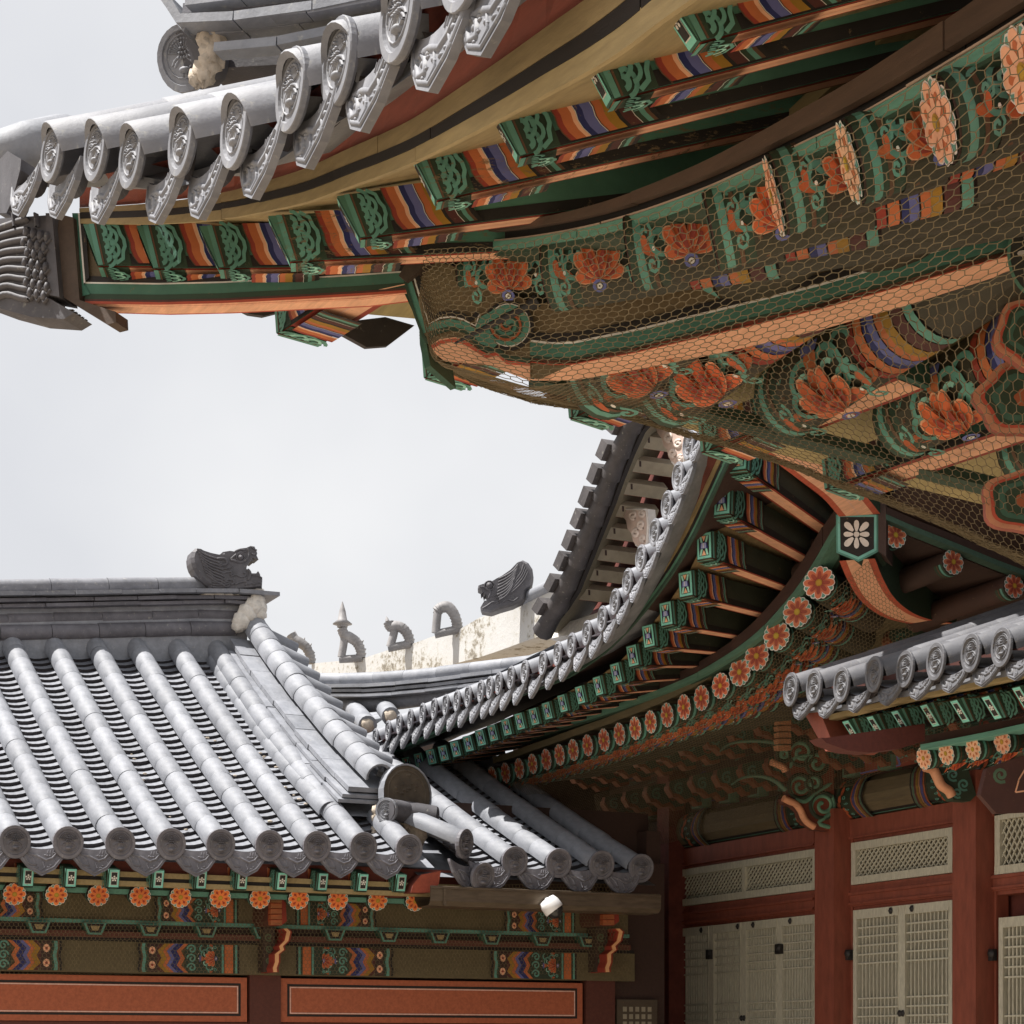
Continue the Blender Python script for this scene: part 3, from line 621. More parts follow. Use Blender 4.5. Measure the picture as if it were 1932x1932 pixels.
for x in (-40, 66, 171, 275, 380, 487, 621, 722, 818, 915, 1010, 1096):
    mb = MB(); z0 = hY(300, 1768, YW).z; z1 = hY(300, 1747, YW).z; X = hY(x, 1757, YW).x; P = [V((X - .075, YW - .12, z1)), V((X - .045, YW - .12, z0)), V((X + .045, YW - .12, z0)), V((X + .075, YW - .12, z1))]
    mb.slab(P, V((0, .1, 0)), TEAL, GRN); c = V((X, YW - .1215, (z0 + z1) / 2 + .004)); mb.slab([c + (p - V((X, YW - .12, (z0 + z1) / 2))) * .78 for p in P], V((0, .001, 0)), BLK); mb.poly([c + V((0, -.001, 0)) + (p - V((X, YW - .12, (z0 + z1) / 2))) * .42 for p in P], YEL); part(mb, 'bearing_block', A, m=M_PAINT)
# columns and red panels
for x0, x1 in ((470, 528), (1104, 1158), (-160, -100)):
    mb = MB(); a = hY(x0, 1900, YW).x; b = hY(x1, 1900, YW).x; mb.box((a, YW - .02, 0), (b, YW + .2, hY(300, 1740, YW).z), (.10, .028, .018)); part(mb, 'column', A, m=M_PLANK)
zt = hY(300, 1842, YW).z; zb = hY(300, 1932, YW).z - .0; 
def panel(x0, x1):
    Xa = hY(x0, 1890, YW).x; Xb = hY(x1, 1890, YW).x; z0 = hY(300, 1927, YW).z; mb = MB(); mb.box((Xa, YW + .0, z0), (Xb, YW + .1, zt), (.41, .112, .05)); H = .04
    z1 = hY(300, 1853, YW).z; z2 = hY(300, 1916, YW).z; a, b = Xa + .045, Xb - .045
    p = Paint(mb, lambda u, v, h: V((u, YW - h, v)))
    p.strip([(a, z1), (b, z1), (b, z2), (a, z2), (a, z1)], [(a + .016, z1 - .016), (b - .016, z1 - .016), (b - .016, z2 + .016), (a + .016, z2 + .016), (a + .016, z1 - .016)], BLK)
    a += .019; b -= .019; z1 -= .019; z2 += .019; w = .0075
    p.strip([(a, z1), (b, z1), (b, z2), (a, z2), (a, z1)], [(a + w, z1 - w), (b - w, z1 - w), (b - w, z2 + w), (a + w, z2 + w), (a + w, z1 - w)], (.75, .5, .42)); part(mb, 'wall_panel', A, m=M_PLANK)
panel(-98, 466); panel(530, 1099)
mb = MB(); mb.box((-.2, YW + .02, .3), (7.62, YW + .12, hY(300, 1928, YW).z), (.11, .03, .02)); mb.box((hY(1158, 1900, YW).x, YW + .04, .2), (7.62, YW + .14, 3.0), (.045, .022, .016)); mb.box((0, YW + .25, 0), (7.6, YW + .3, 3.4), DBR); mb.box((7.5, YW + .1, 0), (7.62, 16.2, 3.25), DBR); part(mb, 'wall', A, m=M_PLANK)  # side box along the passage is unseen, added to keep the hall bay dark
# small lattice window far right of the gallery
mb = MB(); a, b = hY(1164, 1900, YW).x, hY(1240, 1900, YW).x; z1 = hY(1200, 1886, YW).z; mb.box((a, YW + .0, z1 - .5), (b, YW + .03, z1), (.08, .06, .04)); 
for i in range(5):
    for j in range(3):
        X = lerp(a + .04, b - .04, (i + .5) / 5); z = z1 - .05 - .055 * j - .02; mb.box((X - .016, YW - .002, z - .02), (X + .016, YW + .003, z + .016), (.3, .27, .2))
part(mb, 'lattice_window', A, m=M_PAINT)
# carved brackets at the columns of A
def bracketA(xc, k):
    P = lambda x, y, Y: hY(x, y, Y); mb = MB(); pts = [(xc + dx, y) for dx, y in ((-14, 1690), (16, 1690), (18, 1700), (20, 1738), (10, 1746), (-12, 1746), (-16, 1736), (-15, 1704))]
    mb.slab([P(x, y, 12.72) for x, y in pts], V((0, .36, 0)), RED, (.10, .035, .02))
    for i in range(5):
        y = 1694 + i * 10.5; a, b, c, d = P(xc - 10, y, 12.70 - .01 * i), P(xc + 11, y, 12.70 - .01 * i), P(xc + 11, y + 8.6, 12.66 - .01 * i), P(xc - 10, y + 8.6, 12.66 - .01 * i); mb.slab([a, d, c, b], V((0, .05, 0)), (.80, .34, .16), ORG)
    tail = [(xc + 18, 1752), (xc + 24, 1758), (xc + 20, 1775), (xc + 10, 1785), (xc + 12, 1792), (xc + 2, 1800), (xc + 2, 1815), (xc - 2, 1826), (xc - 1, 1834)]
    A_ = [P(x - 7, y, 12.80) for x, y in tail]; B_ = [P(x + 6, y, 12.80) for x, y in tail]; mb.ribbon(A_, B_, V((0, .26, 0)), RED, RED)
    A_ = [P(x - 4, y, 12.785) for x, y in tail]; B_ = [P(x + 3, y, 12.785) for x, y in tail]; mb.ribbon(A_, B_, V((0, .012, 0)), (.8, .42, .2), ORG)
    mb.box((P(xc - 24, 1800, 12.9).x, 12.9, P(xc, 1834, 12.9).z), (P(xc - 2, 1800, 12.9).x, 13.1, P(xc, 1750, 12.9).z), (.05, .03, .02))
    pp = Paint(mb, lambda u, v, h: P(u, v, 12.9) - V((0, h, 0)))
    for cx, cy, r in ((xc - 14, 1768, 8), (xc - 13, 1790, 7), (xc - 14, 1812, 6), (xc - 22, 1727, 9)): pp.spiral(cx, cy, r, 3, 1, 1.3, (.09, .12, .06))
    part(mb, 'carved_bracket', A, m=M_PAINT)
bracketA(521, 0); bracketA(1166 - 18, 1)
# gutter
Yg = 12.02; zt = hY(1050, 1683, Yg).z; zb = hY(1050, 1716, Yg).z; x0, x1 = hY(812, 1690, Yg).x, hY(1246, 1690, Yg).x
mb = MB(); prof = [(0, zt + .008), (0, zt), (-.0, zb + .03), (.03, zb), (.2, zb - .004), (.26, zb + .05), (.26, zt)]
for (a, za), (b, zb_) in zip(prof, prof[1:]): mb.hexa([V((x0, Yg + a, za)), V((x0, Yg + b, zb_)), V((x0, Yg + b + .004, zb_ + .004)), V((x0, Yg + a + .004, za + .004)), V((x1, Yg + a, za)), V((x1, Yg + b, zb_)), V((x1, Yg + b + .004, zb_ + .004)), V((x1, Yg + a + .004, za + .004))], GRAY)
mb.slab([V((x1, Yg - .002, zt)), V((x1, Yg - .002, zb + .03)), V((x1, Yg + .03, zb)), V((x1, Yg + .2, zb)), V((x1, Yg + .26, zb + .05)), V((x1, Yg + .26, zt))], V((.004, 0, 0))); mb.beam(V((x0, Yg - .006, zt)), V((x1, Yg - .006, zt)), .012, .012)
mb.beam(V((x0 + .1, Yg + .0, zt)), V((x0 + .1, Yg + .0, zb)), .02, .02, V((0, 1, 0))); part(mb, 'gutter', A, m=M_GUT)
mb = MB(); P = [hY(x, y, 12.1) for x, y in ((795, 1650), (832, 1643), (828, 1668), (812, 1684), (775, 1684), (780, 1668))]; mb.slab(P, V((0, .5, 0)), (.30, .06, .03), DRED); part(mb, 'gable_board', A, m=M_PLANK)
# dome camera under the gutter
tc_ = thing('security_camera', 'white dome security camera hanging under the brown gutter', 'camera', tuple(hY(1042, 1712, 11.98)))
c = hY(1042, 1712, 11.98); mb = MB()
for i in range(9):
    pass
body = MB(); ax = V((.55, -.25, -.8)).normalized(); sd = ax.cross(UP).normalized(); u2 = sd.cross(ax)
prof = [(-.07, .03), (-.065, .055), (-.03, .068), (.02, .070), (.028, .066)]
vs = []; n = 18
for t, r in prof:
    for k in range(n): a = 2 * math.pi * k / n; vs.append(c + ax * t + (sd * math.cos(a) + u2 * math.sin(a)) * r)
body.add(vs, [[i * n + k, i * n + (k + 1) % n, (i + 1) * n + (k + 1) % n, (i + 1) * n + k] for i in range(len(prof) - 1) for k in range(n)], WHT, True); body.poly(vs[:n]); part(body, 'housing', tc_, m=M_WPLAST)
len_ = MB(); vs = []
for i in range(7):
    t = math.pi / 2 * i / 6
    for k in range(n): a = 2 * math.pi * k / n; vs.append(c + ax * (.026 + math.sin(t) * .055) + (sd * math.cos(a) + u2 * math.sin(a)) * max(.001, .060 * math.cos(t)))
len_.add(vs, [[i * n + k, i * n + (k + 1) % n, (i + 1) * n + (k + 1) % n, (i + 1) * n + k] for i in range(6) for k in range(n)], BLK, True); part(len_, 'lens_dome', tc_, m=M_LENS)
mb = MB(); mb.tube([c - ax * .06, hY(1030, 1690, 12.1)], .016, 8, GRAY); part(mb, 'mounting_arm', tc_, m=M_WPLAST)
# ================================================================== ridge beasts and figurines
def px5(pts): return [(927 + x * .34, 734 + y * .34) for x, y in pts]
def pz(pts): return [((400 + x / 3.864) * .7728, (1280 + y / 3.864) * .7728) for x, y in pts]
def carved(name, label, cat, poly, P0, N, th, lines, eyes, group=None, teeth=()):
    """carved clay figure: outline at its own place in the world, thick, with raised ridges on both faces."""
    to = lambda x, y: hP(x, y, P0, N); pts = [to(x, y) for x, y in poly]; base = min(pts, key=lambda p: p.z)
    t = thing(name, label, cat, tuple(base), group); c = sum(pts, V((0, 0, 0))) / len(pts); Nn = N.normalized()
    mb = MB(); f = [p - Nn * th * .32 for p in pts]; n = len(f)
    inn = [c + (p - c) * .93 - Nn * th * .5 for p in pts]; back = [p + Nn * th * .5 for p in pts]
    area = sum((f[i] - c).cross(f[(i + 1) % n] - c).dot(Nn) for i in range(n)); order = (lambda L: L) if area < 0 else (lambda L: list(reversed(L)))
    mb.poly(order(inn)); mb.add(f + inn, [[i, (i + 1) % n, n + (i + 1) % n, n + i] for i in range(n)]); mb.add(f + back, [[i, (i + 1) % n, n + (i + 1) % n, n + i] for i in range(n)]); mb.poly(order(list(reversed(back))))
    part(mb, 'body', t, m=M_BEAST)
    mb = MB()
    for L, w, h in lines:
        q = smooth([to(x, y) - Nn * th * .49 for x, y in L], 5); mb.rib(q, -Nn, w, h)
    part(mb, 'carved_relief', t, m=M_BEAST)
    for (x, y), r in eyes:
        mb = MB(); ctr = to(x, y) - Nn * th * .5; e1 = Nn.cross(UP).normalized(); mb.dome(ctr, e1 * r, UP * r, -Nn * r * .9, GRAY, 12); mb.dome(ctr - Nn * r * .75, e1 * r * .45, UP * r * .45, -Nn * r * .4, GRAY, 8)
        k = 14; mb.rib([ctr + (e1 * math.cos(6.2832 * i / k) * 1.25 + UP * math.sin(6.2832 * i / k) * 1.15) * r for i in range(k + 1)], -Nn, r * .22, r * .5); part(mb, 'eye', t, m=M_BEAST)
    return t
body = [(410, 655), (405, 600), (360, 568), (320, 530), (285, 478), (255, 430), (240, 380), (235, 330), (248, 275), (280, 243), (300, 245), (330, 262), (400, 285), (480, 302), (540, 300), (545, 290), (540, 275), (600, 265), (640, 272), (700, 242), (760, 236), (800, 218), (838, 224), (850, 252), (862, 280), (856, 305), (866, 325), (876, 348), (840, 340), (815, 328), (830, 374), (805, 362), (788, 380), (766, 410), (760, 440), (775, 480), (792, 492), (860, 492), (878, 468), (892, 490), (893, 512), (912, 530), (907, 620), (700, 640), (540, 660)]
L = []
for k in range(9):
    y0 = 262 + k * 30; L.append((pz([(290 + k * 10, y0 - 8), (330 + k * 12, y0 + 30), (400 + k * 8, y0 + 62), (470 + k * 6, y0 + 84), (520 + k * 5, y0 + 92 + k * 3)]), .010, .016))
for k in range(4): L.append((pz([(425, 540 + 24 * k), (480, 552 + 22 * k), (540, 548 + 22 * k), (585, 540 + 22 * k)]), .009, .012))
L += [(pz([(760, 250), (775, 290), (768, 330), (740, 365), (690, 382), (640, 368), (600, 360)]), .012, .018), (pz([(600, 355), (640, 320), (690, 290), (730, 300)]), .010, .014), (pz([(640, 280), (690, 262), (740, 268)]), .008, .012), (pz([(650, 305), (700, 280), (745, 285)]), .007, .01), (pz([(470, 350), (520, 345), (555, 355), (570, 385), (545, 405), (500, 395), (475, 370)]), .012, .018), (pz([(480, 410), (520, 435), (570, 440), (610, 425), (620, 410)]), .008, .012), (pz([(510, 495), (560, 475), (600, 470), (615, 490), (595, 500)]), .009, .013), (pz([(600, 515), (650, 500), (700, 520), (740, 510), (745, 485), (720, 480)]), .008, .012), (pz([(535, 570), (580, 545), (625, 550), (630, 580), (605, 590)]), .009, .013), (pz([(640, 590), (690, 570), (735, 560), (755, 580), (735, 595)]), .009, .013), (pz([(765, 590), (800, 575), (820, 590), (850, 570), (885, 575)]), .007, .01), (pz([(760, 445), (785, 480), (780, 520), (765, 550)]), .014, .018), (pz([(800, 240), (830, 262), (850, 268)]), .008, .012), (pz([(800, 300), (820, 310), (850, 300)]), .010, .014), (pz([(790, 500), (850, 505), (900, 530)]), .008, .01), (pz([(600, 600), (560, 620), (430, 625)]), .008, .01)]
carved('ridge_dragon', 'large dark dragon head facing right on the end of the gallery ridge', 'roof ornament', pz(body), V((4.9, 15.16, 0)), V((.05, 1, 0)), .17, L, [(pz([(695, 337)])[0], .026)], 'carved beasts on the roof ridges')
b2 = px5([(-52, 1240), (-60, 1220), (-45, 1195), (-30, 1190), (-20, 1165), (-35, 1150), (-42, 1165), (-48, 1140), (-58, 1150), (-60, 1125), (-75, 1118), (-72, 1100), (-40, 1090), (0, 1078), (30, 1060), (60, 1045), (110, 1010), (150, 968), (175, 960), (205, 975), (228, 1010), (234, 1055), (225, 1100), (192, 1130), (186, 1180), (120, 1212), (50, 1232), (0, 1250)])
L = [(px5([(150 - k * 3, 985 + k * 12), (125 - k * 2, 1020 + k * 14), (80, 1050 + k * 16), (40 - k * 2, 1068 + k * 18)]), .011, .016) for k in range(8)] + [(px5([(180 + k * 8, 985 + k * 14), (165 + k * 4, 1030 + k * 16), (130 + k * 2, 1080 + k * 14), (100, 1120 + k * 10)]), .010, .014) for k in range(4)] + [(px5([(-60, 1110), (-30, 1118), (-5, 1140), (-15, 1175)]), .012, .018), (px5([(-50, 1232), (-20, 1215), (10, 1195), (50, 1200)]), .010, .015), (px5([(10, 1165), (40, 1150), (60, 1165), (40, 1180)]), .010, .015), (px5([(60, 1200), (90, 1180), (120, 1190), (150, 1170)]), .009, .012)]
carved('ridge_dragon', 'dark dragon head facing left high on the white plastered hip ridge', 'roof ornament', b2, hD(955, 1110, 18.4), FW, .2, L, [(px5([(-10, 1105)])[0], .036)], 'carved beasts on the roof ridges')
dE = lambda x: interp(x, [(588, 21.6), (1100, 17.6)])
def figurine(label, spine, spikes, legs, R=.05, hat=None, d=None):
    d = dE(spine[-1][0])
    Q = [hD(x, y, d) for x, y in spine]; t = thing('ridge_figurine', label, 'figurine', tuple(hD(spine[-1][0], spine[-1][1], d)), 'small clay guardian figures on the white hip ridge')
    mb = MB(); S = smooth(Q, 5); n = len(S); mb.tube(S, [R * (1.15 - .5 * abs(i / n - .35)) for i in range(n)], 9, GRAY)
    for i in range(1, n - 1, 2): mb.tube([S[i] - (S[i + 1] - S[i - 1]).normalized() * R * .2, S[i] + (S[i + 1] - S[i - 1]).normalized() * R * .35], [R * 1.12, R * .9], 8, GRAY)
    part(mb, 'body', t, m=M_FIG)
    mb = MB()
    for (x, y), (x2, y2) in spikes: a, b = hD(x, y, d), hD(x2, y2, d); mb.tube([a, (a + b) / 2, b], [R * .5, R * .33, .004], 6, GRAY)
    if spikes: part(mb, 'spines', t, m=M_FIG)
    for lg in legs: mb = MB(); mb.tube(smooth([hD(x, y, d) for x, y in lg], 4), R * .82, 8, GRAY); part(mb, 'leg', t, m=M_FIG)
    if hat: mb = MB(); a = hD(*hat, d); mb.tube([a, a + UP * .03, a + UP * .035, a + UP * .08, a + UP * .17, a + UP * .27], [.055, .06, .105, .05, .035, .004], 10, GRAY); part(mb, 'hat', t, m=M_FIG)
figurine('spiny clay figurine half hidden behind the gallery ridge, leftmost on the white ridge', [(549, 1197), (555, 1206), (566, 1213), (577, 1221), (585, 1236), (588, 1252)], [((558, 1200), (556, 1190)), ((571, 1213), (575, 1203)), ((581, 1224), (588, 1214)), ((587, 1238), (594, 1230))], [])
figurine('clay figurine wearing a pointed hat on the white ridge', [(645, 1186), (650, 1198), (660, 1203), (672, 1211), (680, 1225), (682, 1241)], [((668, 1206), (671, 1198)), ((679, 1215), (686, 1208)), ((683, 1228), (691, 1224))], [[(650, 1200), (648, 1218), (644, 1240)], [(640, 1244), (660, 1243), (684, 1241)]], hat=(646, 1184))
figurine('clay figurine with raised cat-like head on the white ridge', [(733, 1174), (737, 1183), (748, 1182), (760, 1186), (770, 1199), (774, 1216)], [((731, 1172), (729, 1163)), ((758, 1184), (762, 1176)), ((768, 1194), (776, 1188)), ((773, 1207), (780, 1203))], [[(745, 1184), (742, 1200), (736, 1220)], [(732, 1223), (752, 1219), (775, 1215)]])
figurine('smooth arched clay figurine nearest the left-facing dragon head', [(824, 1154), (832, 1147), (845, 1146), (856, 1158), (862, 1175), (863, 1188)], [((824, 1152), (817, 1156)), ((834, 1142), (836, 1138)), ((846, 1141), (852, 1137))], [[(826, 1152), (824, 1172), (822, 1194)], [(820, 1197), (842, 1192), (866, 1187)]])

# ================================================================== E: plastered hip ridge and stacked tile ridge behind the gallery
E = thing('rear_roof', 'roof behind the gallery with peeling white plaster ridge', 'roof', tuple(hD(800, 1300, 18)))
top = [(588, 1252), (640, 1247), (688, 1241), (740, 1224), (780, 1214), (822, 1199), (866, 1188), (905, 1165), (935, 1155), (985, 1133), (1048, 1102), (1100, 1075)]
bot = [(588, 1285), (640, 1285), (688, 1284), (740, 1280), (780, 1275), (822, 1265), (866, 1250), (905, 1240), (935, 1230), (985, 1212), (1048, 1190), (1100, 1170)]
mb = MB(); mb.ribbon([hD(x, y, dE(x)) for x, y in top], [hD(x, y, dE(x)) for x, y in bot], V((.35, .1, 0)), GRAY); part(mb, 'plastered_ridge', E, m=M_PLASTER)
mb = MB(); mb.tube([hD(x, y, dE(x)) for x, y in ((985, 1131), (1020, 1114), (1048, 1101), (1095, 1076))], .055, 10, GRAY); part(mb, 'ridge_tile', E, m=M_TILE)
def seg_tube(par, path, r, d, L, name='ridge_tile', a0=0, a1=360, m=M_TILE, flat=None, n=12):
    """course of tiles along a pixel path at depth d(x): each tile its own object."""
    S = smooth([hD(x, y, d(x) if callable(d) else d) for x, y in path], 8); acc = [0]
    for i in range(1, len(S)): acc.append(acc[-1] + (S[i] - S[i - 1]).length)
    at = lambda q: S[min(len(S) - 1, max(0, next((i for i, a in enumerate(acc) if a >= q), len(S) - 1)))] if q <= 0 or q >= acc[-1] else (lambda i: S[i - 1].lerp(S[i], (q - acc[i - 1]) / (acc[i] - acc[i - 1])))(next(i for i, a in enumerate(acc) if a >= q))
    q = 0; out = []
    while q < acc[-1] - .03:
        l = min(L * rnd.uniform(.93, 1.07), acc[-1] - q); a, b = at(q), at(q + l - .004); j = UP * rnd.uniform(-.003, .003); mb = MB()
        if flat: mb.beam(a + j, b + j, flat[0], flat[1], UP, GRAY)
        else: mb.tube([a + j, at(q + l * .5) + j, b + j], [r, r * .99, r * .965], n, GRAY, a0, a1)
        out.append(part(mb, name, par, m=m)); q += l
    return out
dF = lambda x: interp(x, [(590, 17.2), (1080, 15.6)])
for dy, kw in ((0, dict(r=.058)), (17, dict(r=0, flat=(.34, .028))), (26, dict(r=0, flat=(.30, .025))), (34, dict(r=0, flat=(.30, .025)))):
    pth = [(586, 1283 + dy * .9), (690, 1282 + dy), (800, 1274 + dy * 1.05), (900, 1262 + dy * 1.05), (1000, 1250 + dy * 1.05), (1090, 1240 + dy)]
    seg_tube(E, pth, kw['r'], dF, .34, flat=kw.get('flat'), m=M_TILE)
seg_tube(E, [(600, 1330), (700, 1330), (820, 1316), (940, 1300), (1060, 1290)], .062, dF, .36, m=M_TILEE)
for x, y, x2, y2 in ((668, 1338, 694, 1368), (722, 1330, 738, 1352)):
    mb = MB(); mb.tube([hD(x, y, 16.9), hD(x2, y2, 16.3)], .078, 14, GRAY); part(mb, 'convex_tile', E, m=M_TILE); mb = MB(); blob(mb, hD(x2, y2 - 1, 16.3), .06, x, (1, .5, 1)); part(mb, 'mortar', E, m=M_MORTAR)
mb = MB(); mb.poly([hD(x, y, d) for x, y, d in ((590, 1345, 17.1), (690, 1380, 16.6), (740, 1345, 17.2), (1010, 1240, 18.2), (590, 1282, 21.5))]); part(mb, 'roof_deck', E, m=M_TILE)

# ================================================================== B: main hall on the right, eave faces -X, corner towards the camera
B = thing('main_hall', 'large hall with upswept painted eaves, gable and latticed doors on the right', 'building', (8.5, 12, 0))
eB = [(684, 1402), (708, 1392), (732, 1377), (753, 1365), (774, 1356), (797, 1345), (819, 1336), (841, 1329), (862, 1321), (883, 1313), (907, 1303), (924, 1296), (941, 1288), (964, 1277), (990, 1266), (1024, 1250), (1052, 1232), (1078, 1216), (1107, 1193), (1136, 1166), (1160, 1134), (1184, 1096), (1209, 1052), (1235, 1003), (1258, 951), (1279, 897), (1299, 838), (1318, 775)]
XB = lambda x: interp(x, [(1060, 5.85), (1235, 5.65), (1320, 5.46)])
PB = [hX(x, y, XB(x)) for x, y in eB]
SXp = V((1, 0, 0))
roofB = part(MB().ribbon([p + V((.04, 0, -.10)) for p in PB], [p + V((1.5, 0, .52)) for p in PB], V((0, 0, -.03)), DBR), 'roof', B, m=M_TILE)
tanB = [(PB[min(i + 1, len(PB) - 1)] - PB[max(i - 1, 0)]).normalized() for i in range(len(PB))]
cvB = convex_mesh(.072, .262); dmB = disc_mesh(.074, th=.35); amB = amsae_mesh(.215, .152, .037, tilt=.3)
for i, P0 in enumerate(PB):
    tube_row(roofB, cvB, P0 + V((.02, 0, -.005)), SXp, .42, .02, 6, .262)
    out = V((-1, .14, .02)); tl = tanB[i]; up = tl.cross(V((-1, 0, 0))).normalized(); up = up if up.z > 0 else -up; part(dmB, 'end_disc', roofB, orient(P0, out, (up + UP).normalized()))
    if i < len(PB) - 1:
        M_ = (P0 + PB[i + 1]) / 2; t = (PB[i + 1] - P0); out = V((t.y, -t.x, 0)).normalized() if False else V((-1, 0, 0)); up = t.cross(out).normalized(); up = up if up.z > 0 else -up
        part(amB, 'drip_tile', roofB, orient(M_ + up * -.02 + V((.02, 0, -.03)), V((-1, .12, 0)), (up * .75 + UP * .45).normalized()))
        Qc = M_ + V((.03, 0, -.06))
        for k in range(9):
            p, tt = slope_frame(Qc, SXp, .42, .02, k * .15); lat = t.normalized(); z = lat.cross(tt).normalized(); z = z if z.z > 0 else -z
            mb_ = pn if k < 7 else pn
            part(pn, 'concave_tile', roofB, frame(p, tt.cross(z).normalized(), tt, z))
# red soffit board and layered eave boards
def csm(L):
    q = smooth([(x, y, 0) for x, y in L], 5); return [(p.x, p.y) for p in q]
rbd = random.Random(21)
def board(par, name, up_, lo_, Xf, tv, c, m=M_PLANK, L=.9):
    """curved board following the eave, laid in lengths with fine joints and slightly different tones."""
    up_, lo_ = csm(sorted(up_)), csm(sorted(lo_)); x0, x1 = up_[0][0], up_[-1][0]; n = max(8, int((x1 - x0) / 14)); xs = [lerp(x0, x1, i / n) for i in range(n + 1)]
    A_ = [hX(x, interp(x, up_), Xf(x)) for x in xs]; B_ = [hX(x, interp(x, lo_), Xf(x)) for x in xs]; i = 0
    while i < n:
        j = i + 1; acc = 0; lim = L * rbd.uniform(.7, 1.3)
        while j < n and acc < lim: acc += (A_[j] - A_[j - 1]).length; j += 1
        if n - j < 2: j = n
        a, b = A_[i:j + 1], B_[i:j + 1]
        if j < n: g = (a[-1] - a[-2]).normalized() * .0035; a = a[:-1] + [a[-1] - g]; b = b[:-1] + [b[-1] - g]
        k = rbd.uniform(.86, 1.1); o = V((rbd.uniform(-.003, .003), 0, rbd.uniform(-.0015, .0015))); mb = MB(); mb.ribbon([p + o for p in a], [p + o for p in b], tv, tuple(q * k for q in c)); part(mb, name, par, m=m); i = j
eline = [(690, 1432), (740, 1413), (800, 1383), (881, 1344), (927, 1322), (1000, 1292), (1063, 1268), (1100, 1245), (1131, 1223), (1165, 1192), (1199, 1154), (1234, 1108), (1267, 1059), (1300, 1000), (1328, 940), (1352, 888), (1376, 836), (1400, 780)]
sh = lambda L, dx, dy: [(x + dx, y + dy) for x, y in L]
XL = lambda x: interp(x, [(690, 5.99), (1131, 5.99), (1267, 5.80), (1376, 5.59)])
offs = lambda L, k: [(x + .8 * k * interp(x, [(1000, 0), (1300, 1)]), y + k * interp(x, [(1000, 1), (1300, .55)])) for x, y in L]
board(B, 'eave_board', offs(eline, -8), offs(eline, -1), XL, V((.012, 0, 0)), (.34, .25, .12)); board(B, 'eave_board', offs(eline, 0), offs(eline, 5), lambda x: XL(x) - .002, V((.012, 0, 0)), BLK); board(B, 'eave_board', offs(eline, 5), offs(eline, 10), XL, V((.012, 0, 0)), (.10, .25, .17)); board(B, 'eave_board', offs(eline, 10), offs(eline, 15), XL, V((.012, 0, 0)), (.03, .07, .045))
rl = lambda k: [hX(x, y, XL(x)) for x, y in offs(eline, k)]
mb = MB(); Au = [p + V((-.08, 0, -.10)) for p in smooth(PB, 1)]; 
dd = [interp(p.y, sorted([(q.y, 0) for q in rl(-8)])) for p in Au]
lowl = rl(-8); ys = [p.y for p in lowl]
def atY(L, y):
    L = sorted(L, key=lambda p: p.y)
    if y <= L[0].y: return L[0]
    for a, b in zip(L, L[1:]):
        if y <= b.y: return a.lerp(b, (y - a.y) / (b.y - a.y))
    return L[-1]
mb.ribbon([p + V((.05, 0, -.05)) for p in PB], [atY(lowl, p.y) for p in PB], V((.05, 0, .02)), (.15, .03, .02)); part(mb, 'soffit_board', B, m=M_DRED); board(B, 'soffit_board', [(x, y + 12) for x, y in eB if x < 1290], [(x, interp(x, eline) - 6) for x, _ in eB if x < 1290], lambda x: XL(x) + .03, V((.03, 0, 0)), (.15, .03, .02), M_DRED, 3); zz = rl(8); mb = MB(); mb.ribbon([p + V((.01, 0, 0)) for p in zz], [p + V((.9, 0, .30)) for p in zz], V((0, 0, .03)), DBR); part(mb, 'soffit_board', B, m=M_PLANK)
# flying rafters
oB = [(1418, 790, 1600, 935), (1394, 860, 1570, 985), (1363, 945, 1535, 1040), (1329, 1030, 1497, 1093), (1294, 1102, 1455, 1143), (1257, 1158, 1410, 1184), (1224, 1200, 1370, 1214), (1194, 1237, 1333, 1239), (1163, 1270, 1297, 1262), (1129, 1294, 1260, 1283), (1095, 1311, 1222, 1300), (1062, 1327, 1186, 1315), (1033, 1341, 1152, 1328), (1008, 1352, 1123, 1339), (981, 1361, 1093, 1350), (956, 1372, 1064, 1361), (930, 1383, 1035, 1371), (907, 1392, 1008, 1381), (884, 1403, 982, 1391), (860, 1413, 956, 1401), (837, 1421, 930, 1411), (814, 1428, 905, 1420), (791, 1435, 880, 1428), (768, 1442, 856, 1436)]
XO = lambda x: interp(x, [(1129, 6.11), (1257, 5.96), (1394, 5.72)])
RB = []
for i, (x, y, x2, y2) in enumerate(oB):
    a = hX(x, y, XO(x)); b = hX(x2, y2, 6.67); k = interp(x, [(1095, 1.), (1394, 1.35)])
    ax = (b - a).normalized(); flying_rafter('flying_rafter', B, a, b + ax * .1, .080 * k, .115 * k, V((0, -1, 0)), 'glass', .02, kb=.55, base=(.04, .045, .028)); RB.append((a, b))
mb = MB(); mb.ribbon([a + V((.02, 0, .07)) for a, b in RB], [b + V((.1, 0, .10)) for a, b in RB], None, (.24, .17, .08)); part(mb, 'soffit_board', B, m=M_PLANK)
board(B, 'inner_board', [(x, y - 14) for x, y in eline if x < 1150], [(x, y + 34) for x, y in eline if x < 1150], lambda x: 6.85, V((.04, 0, 0)), DBR, M_PLANK, 3)
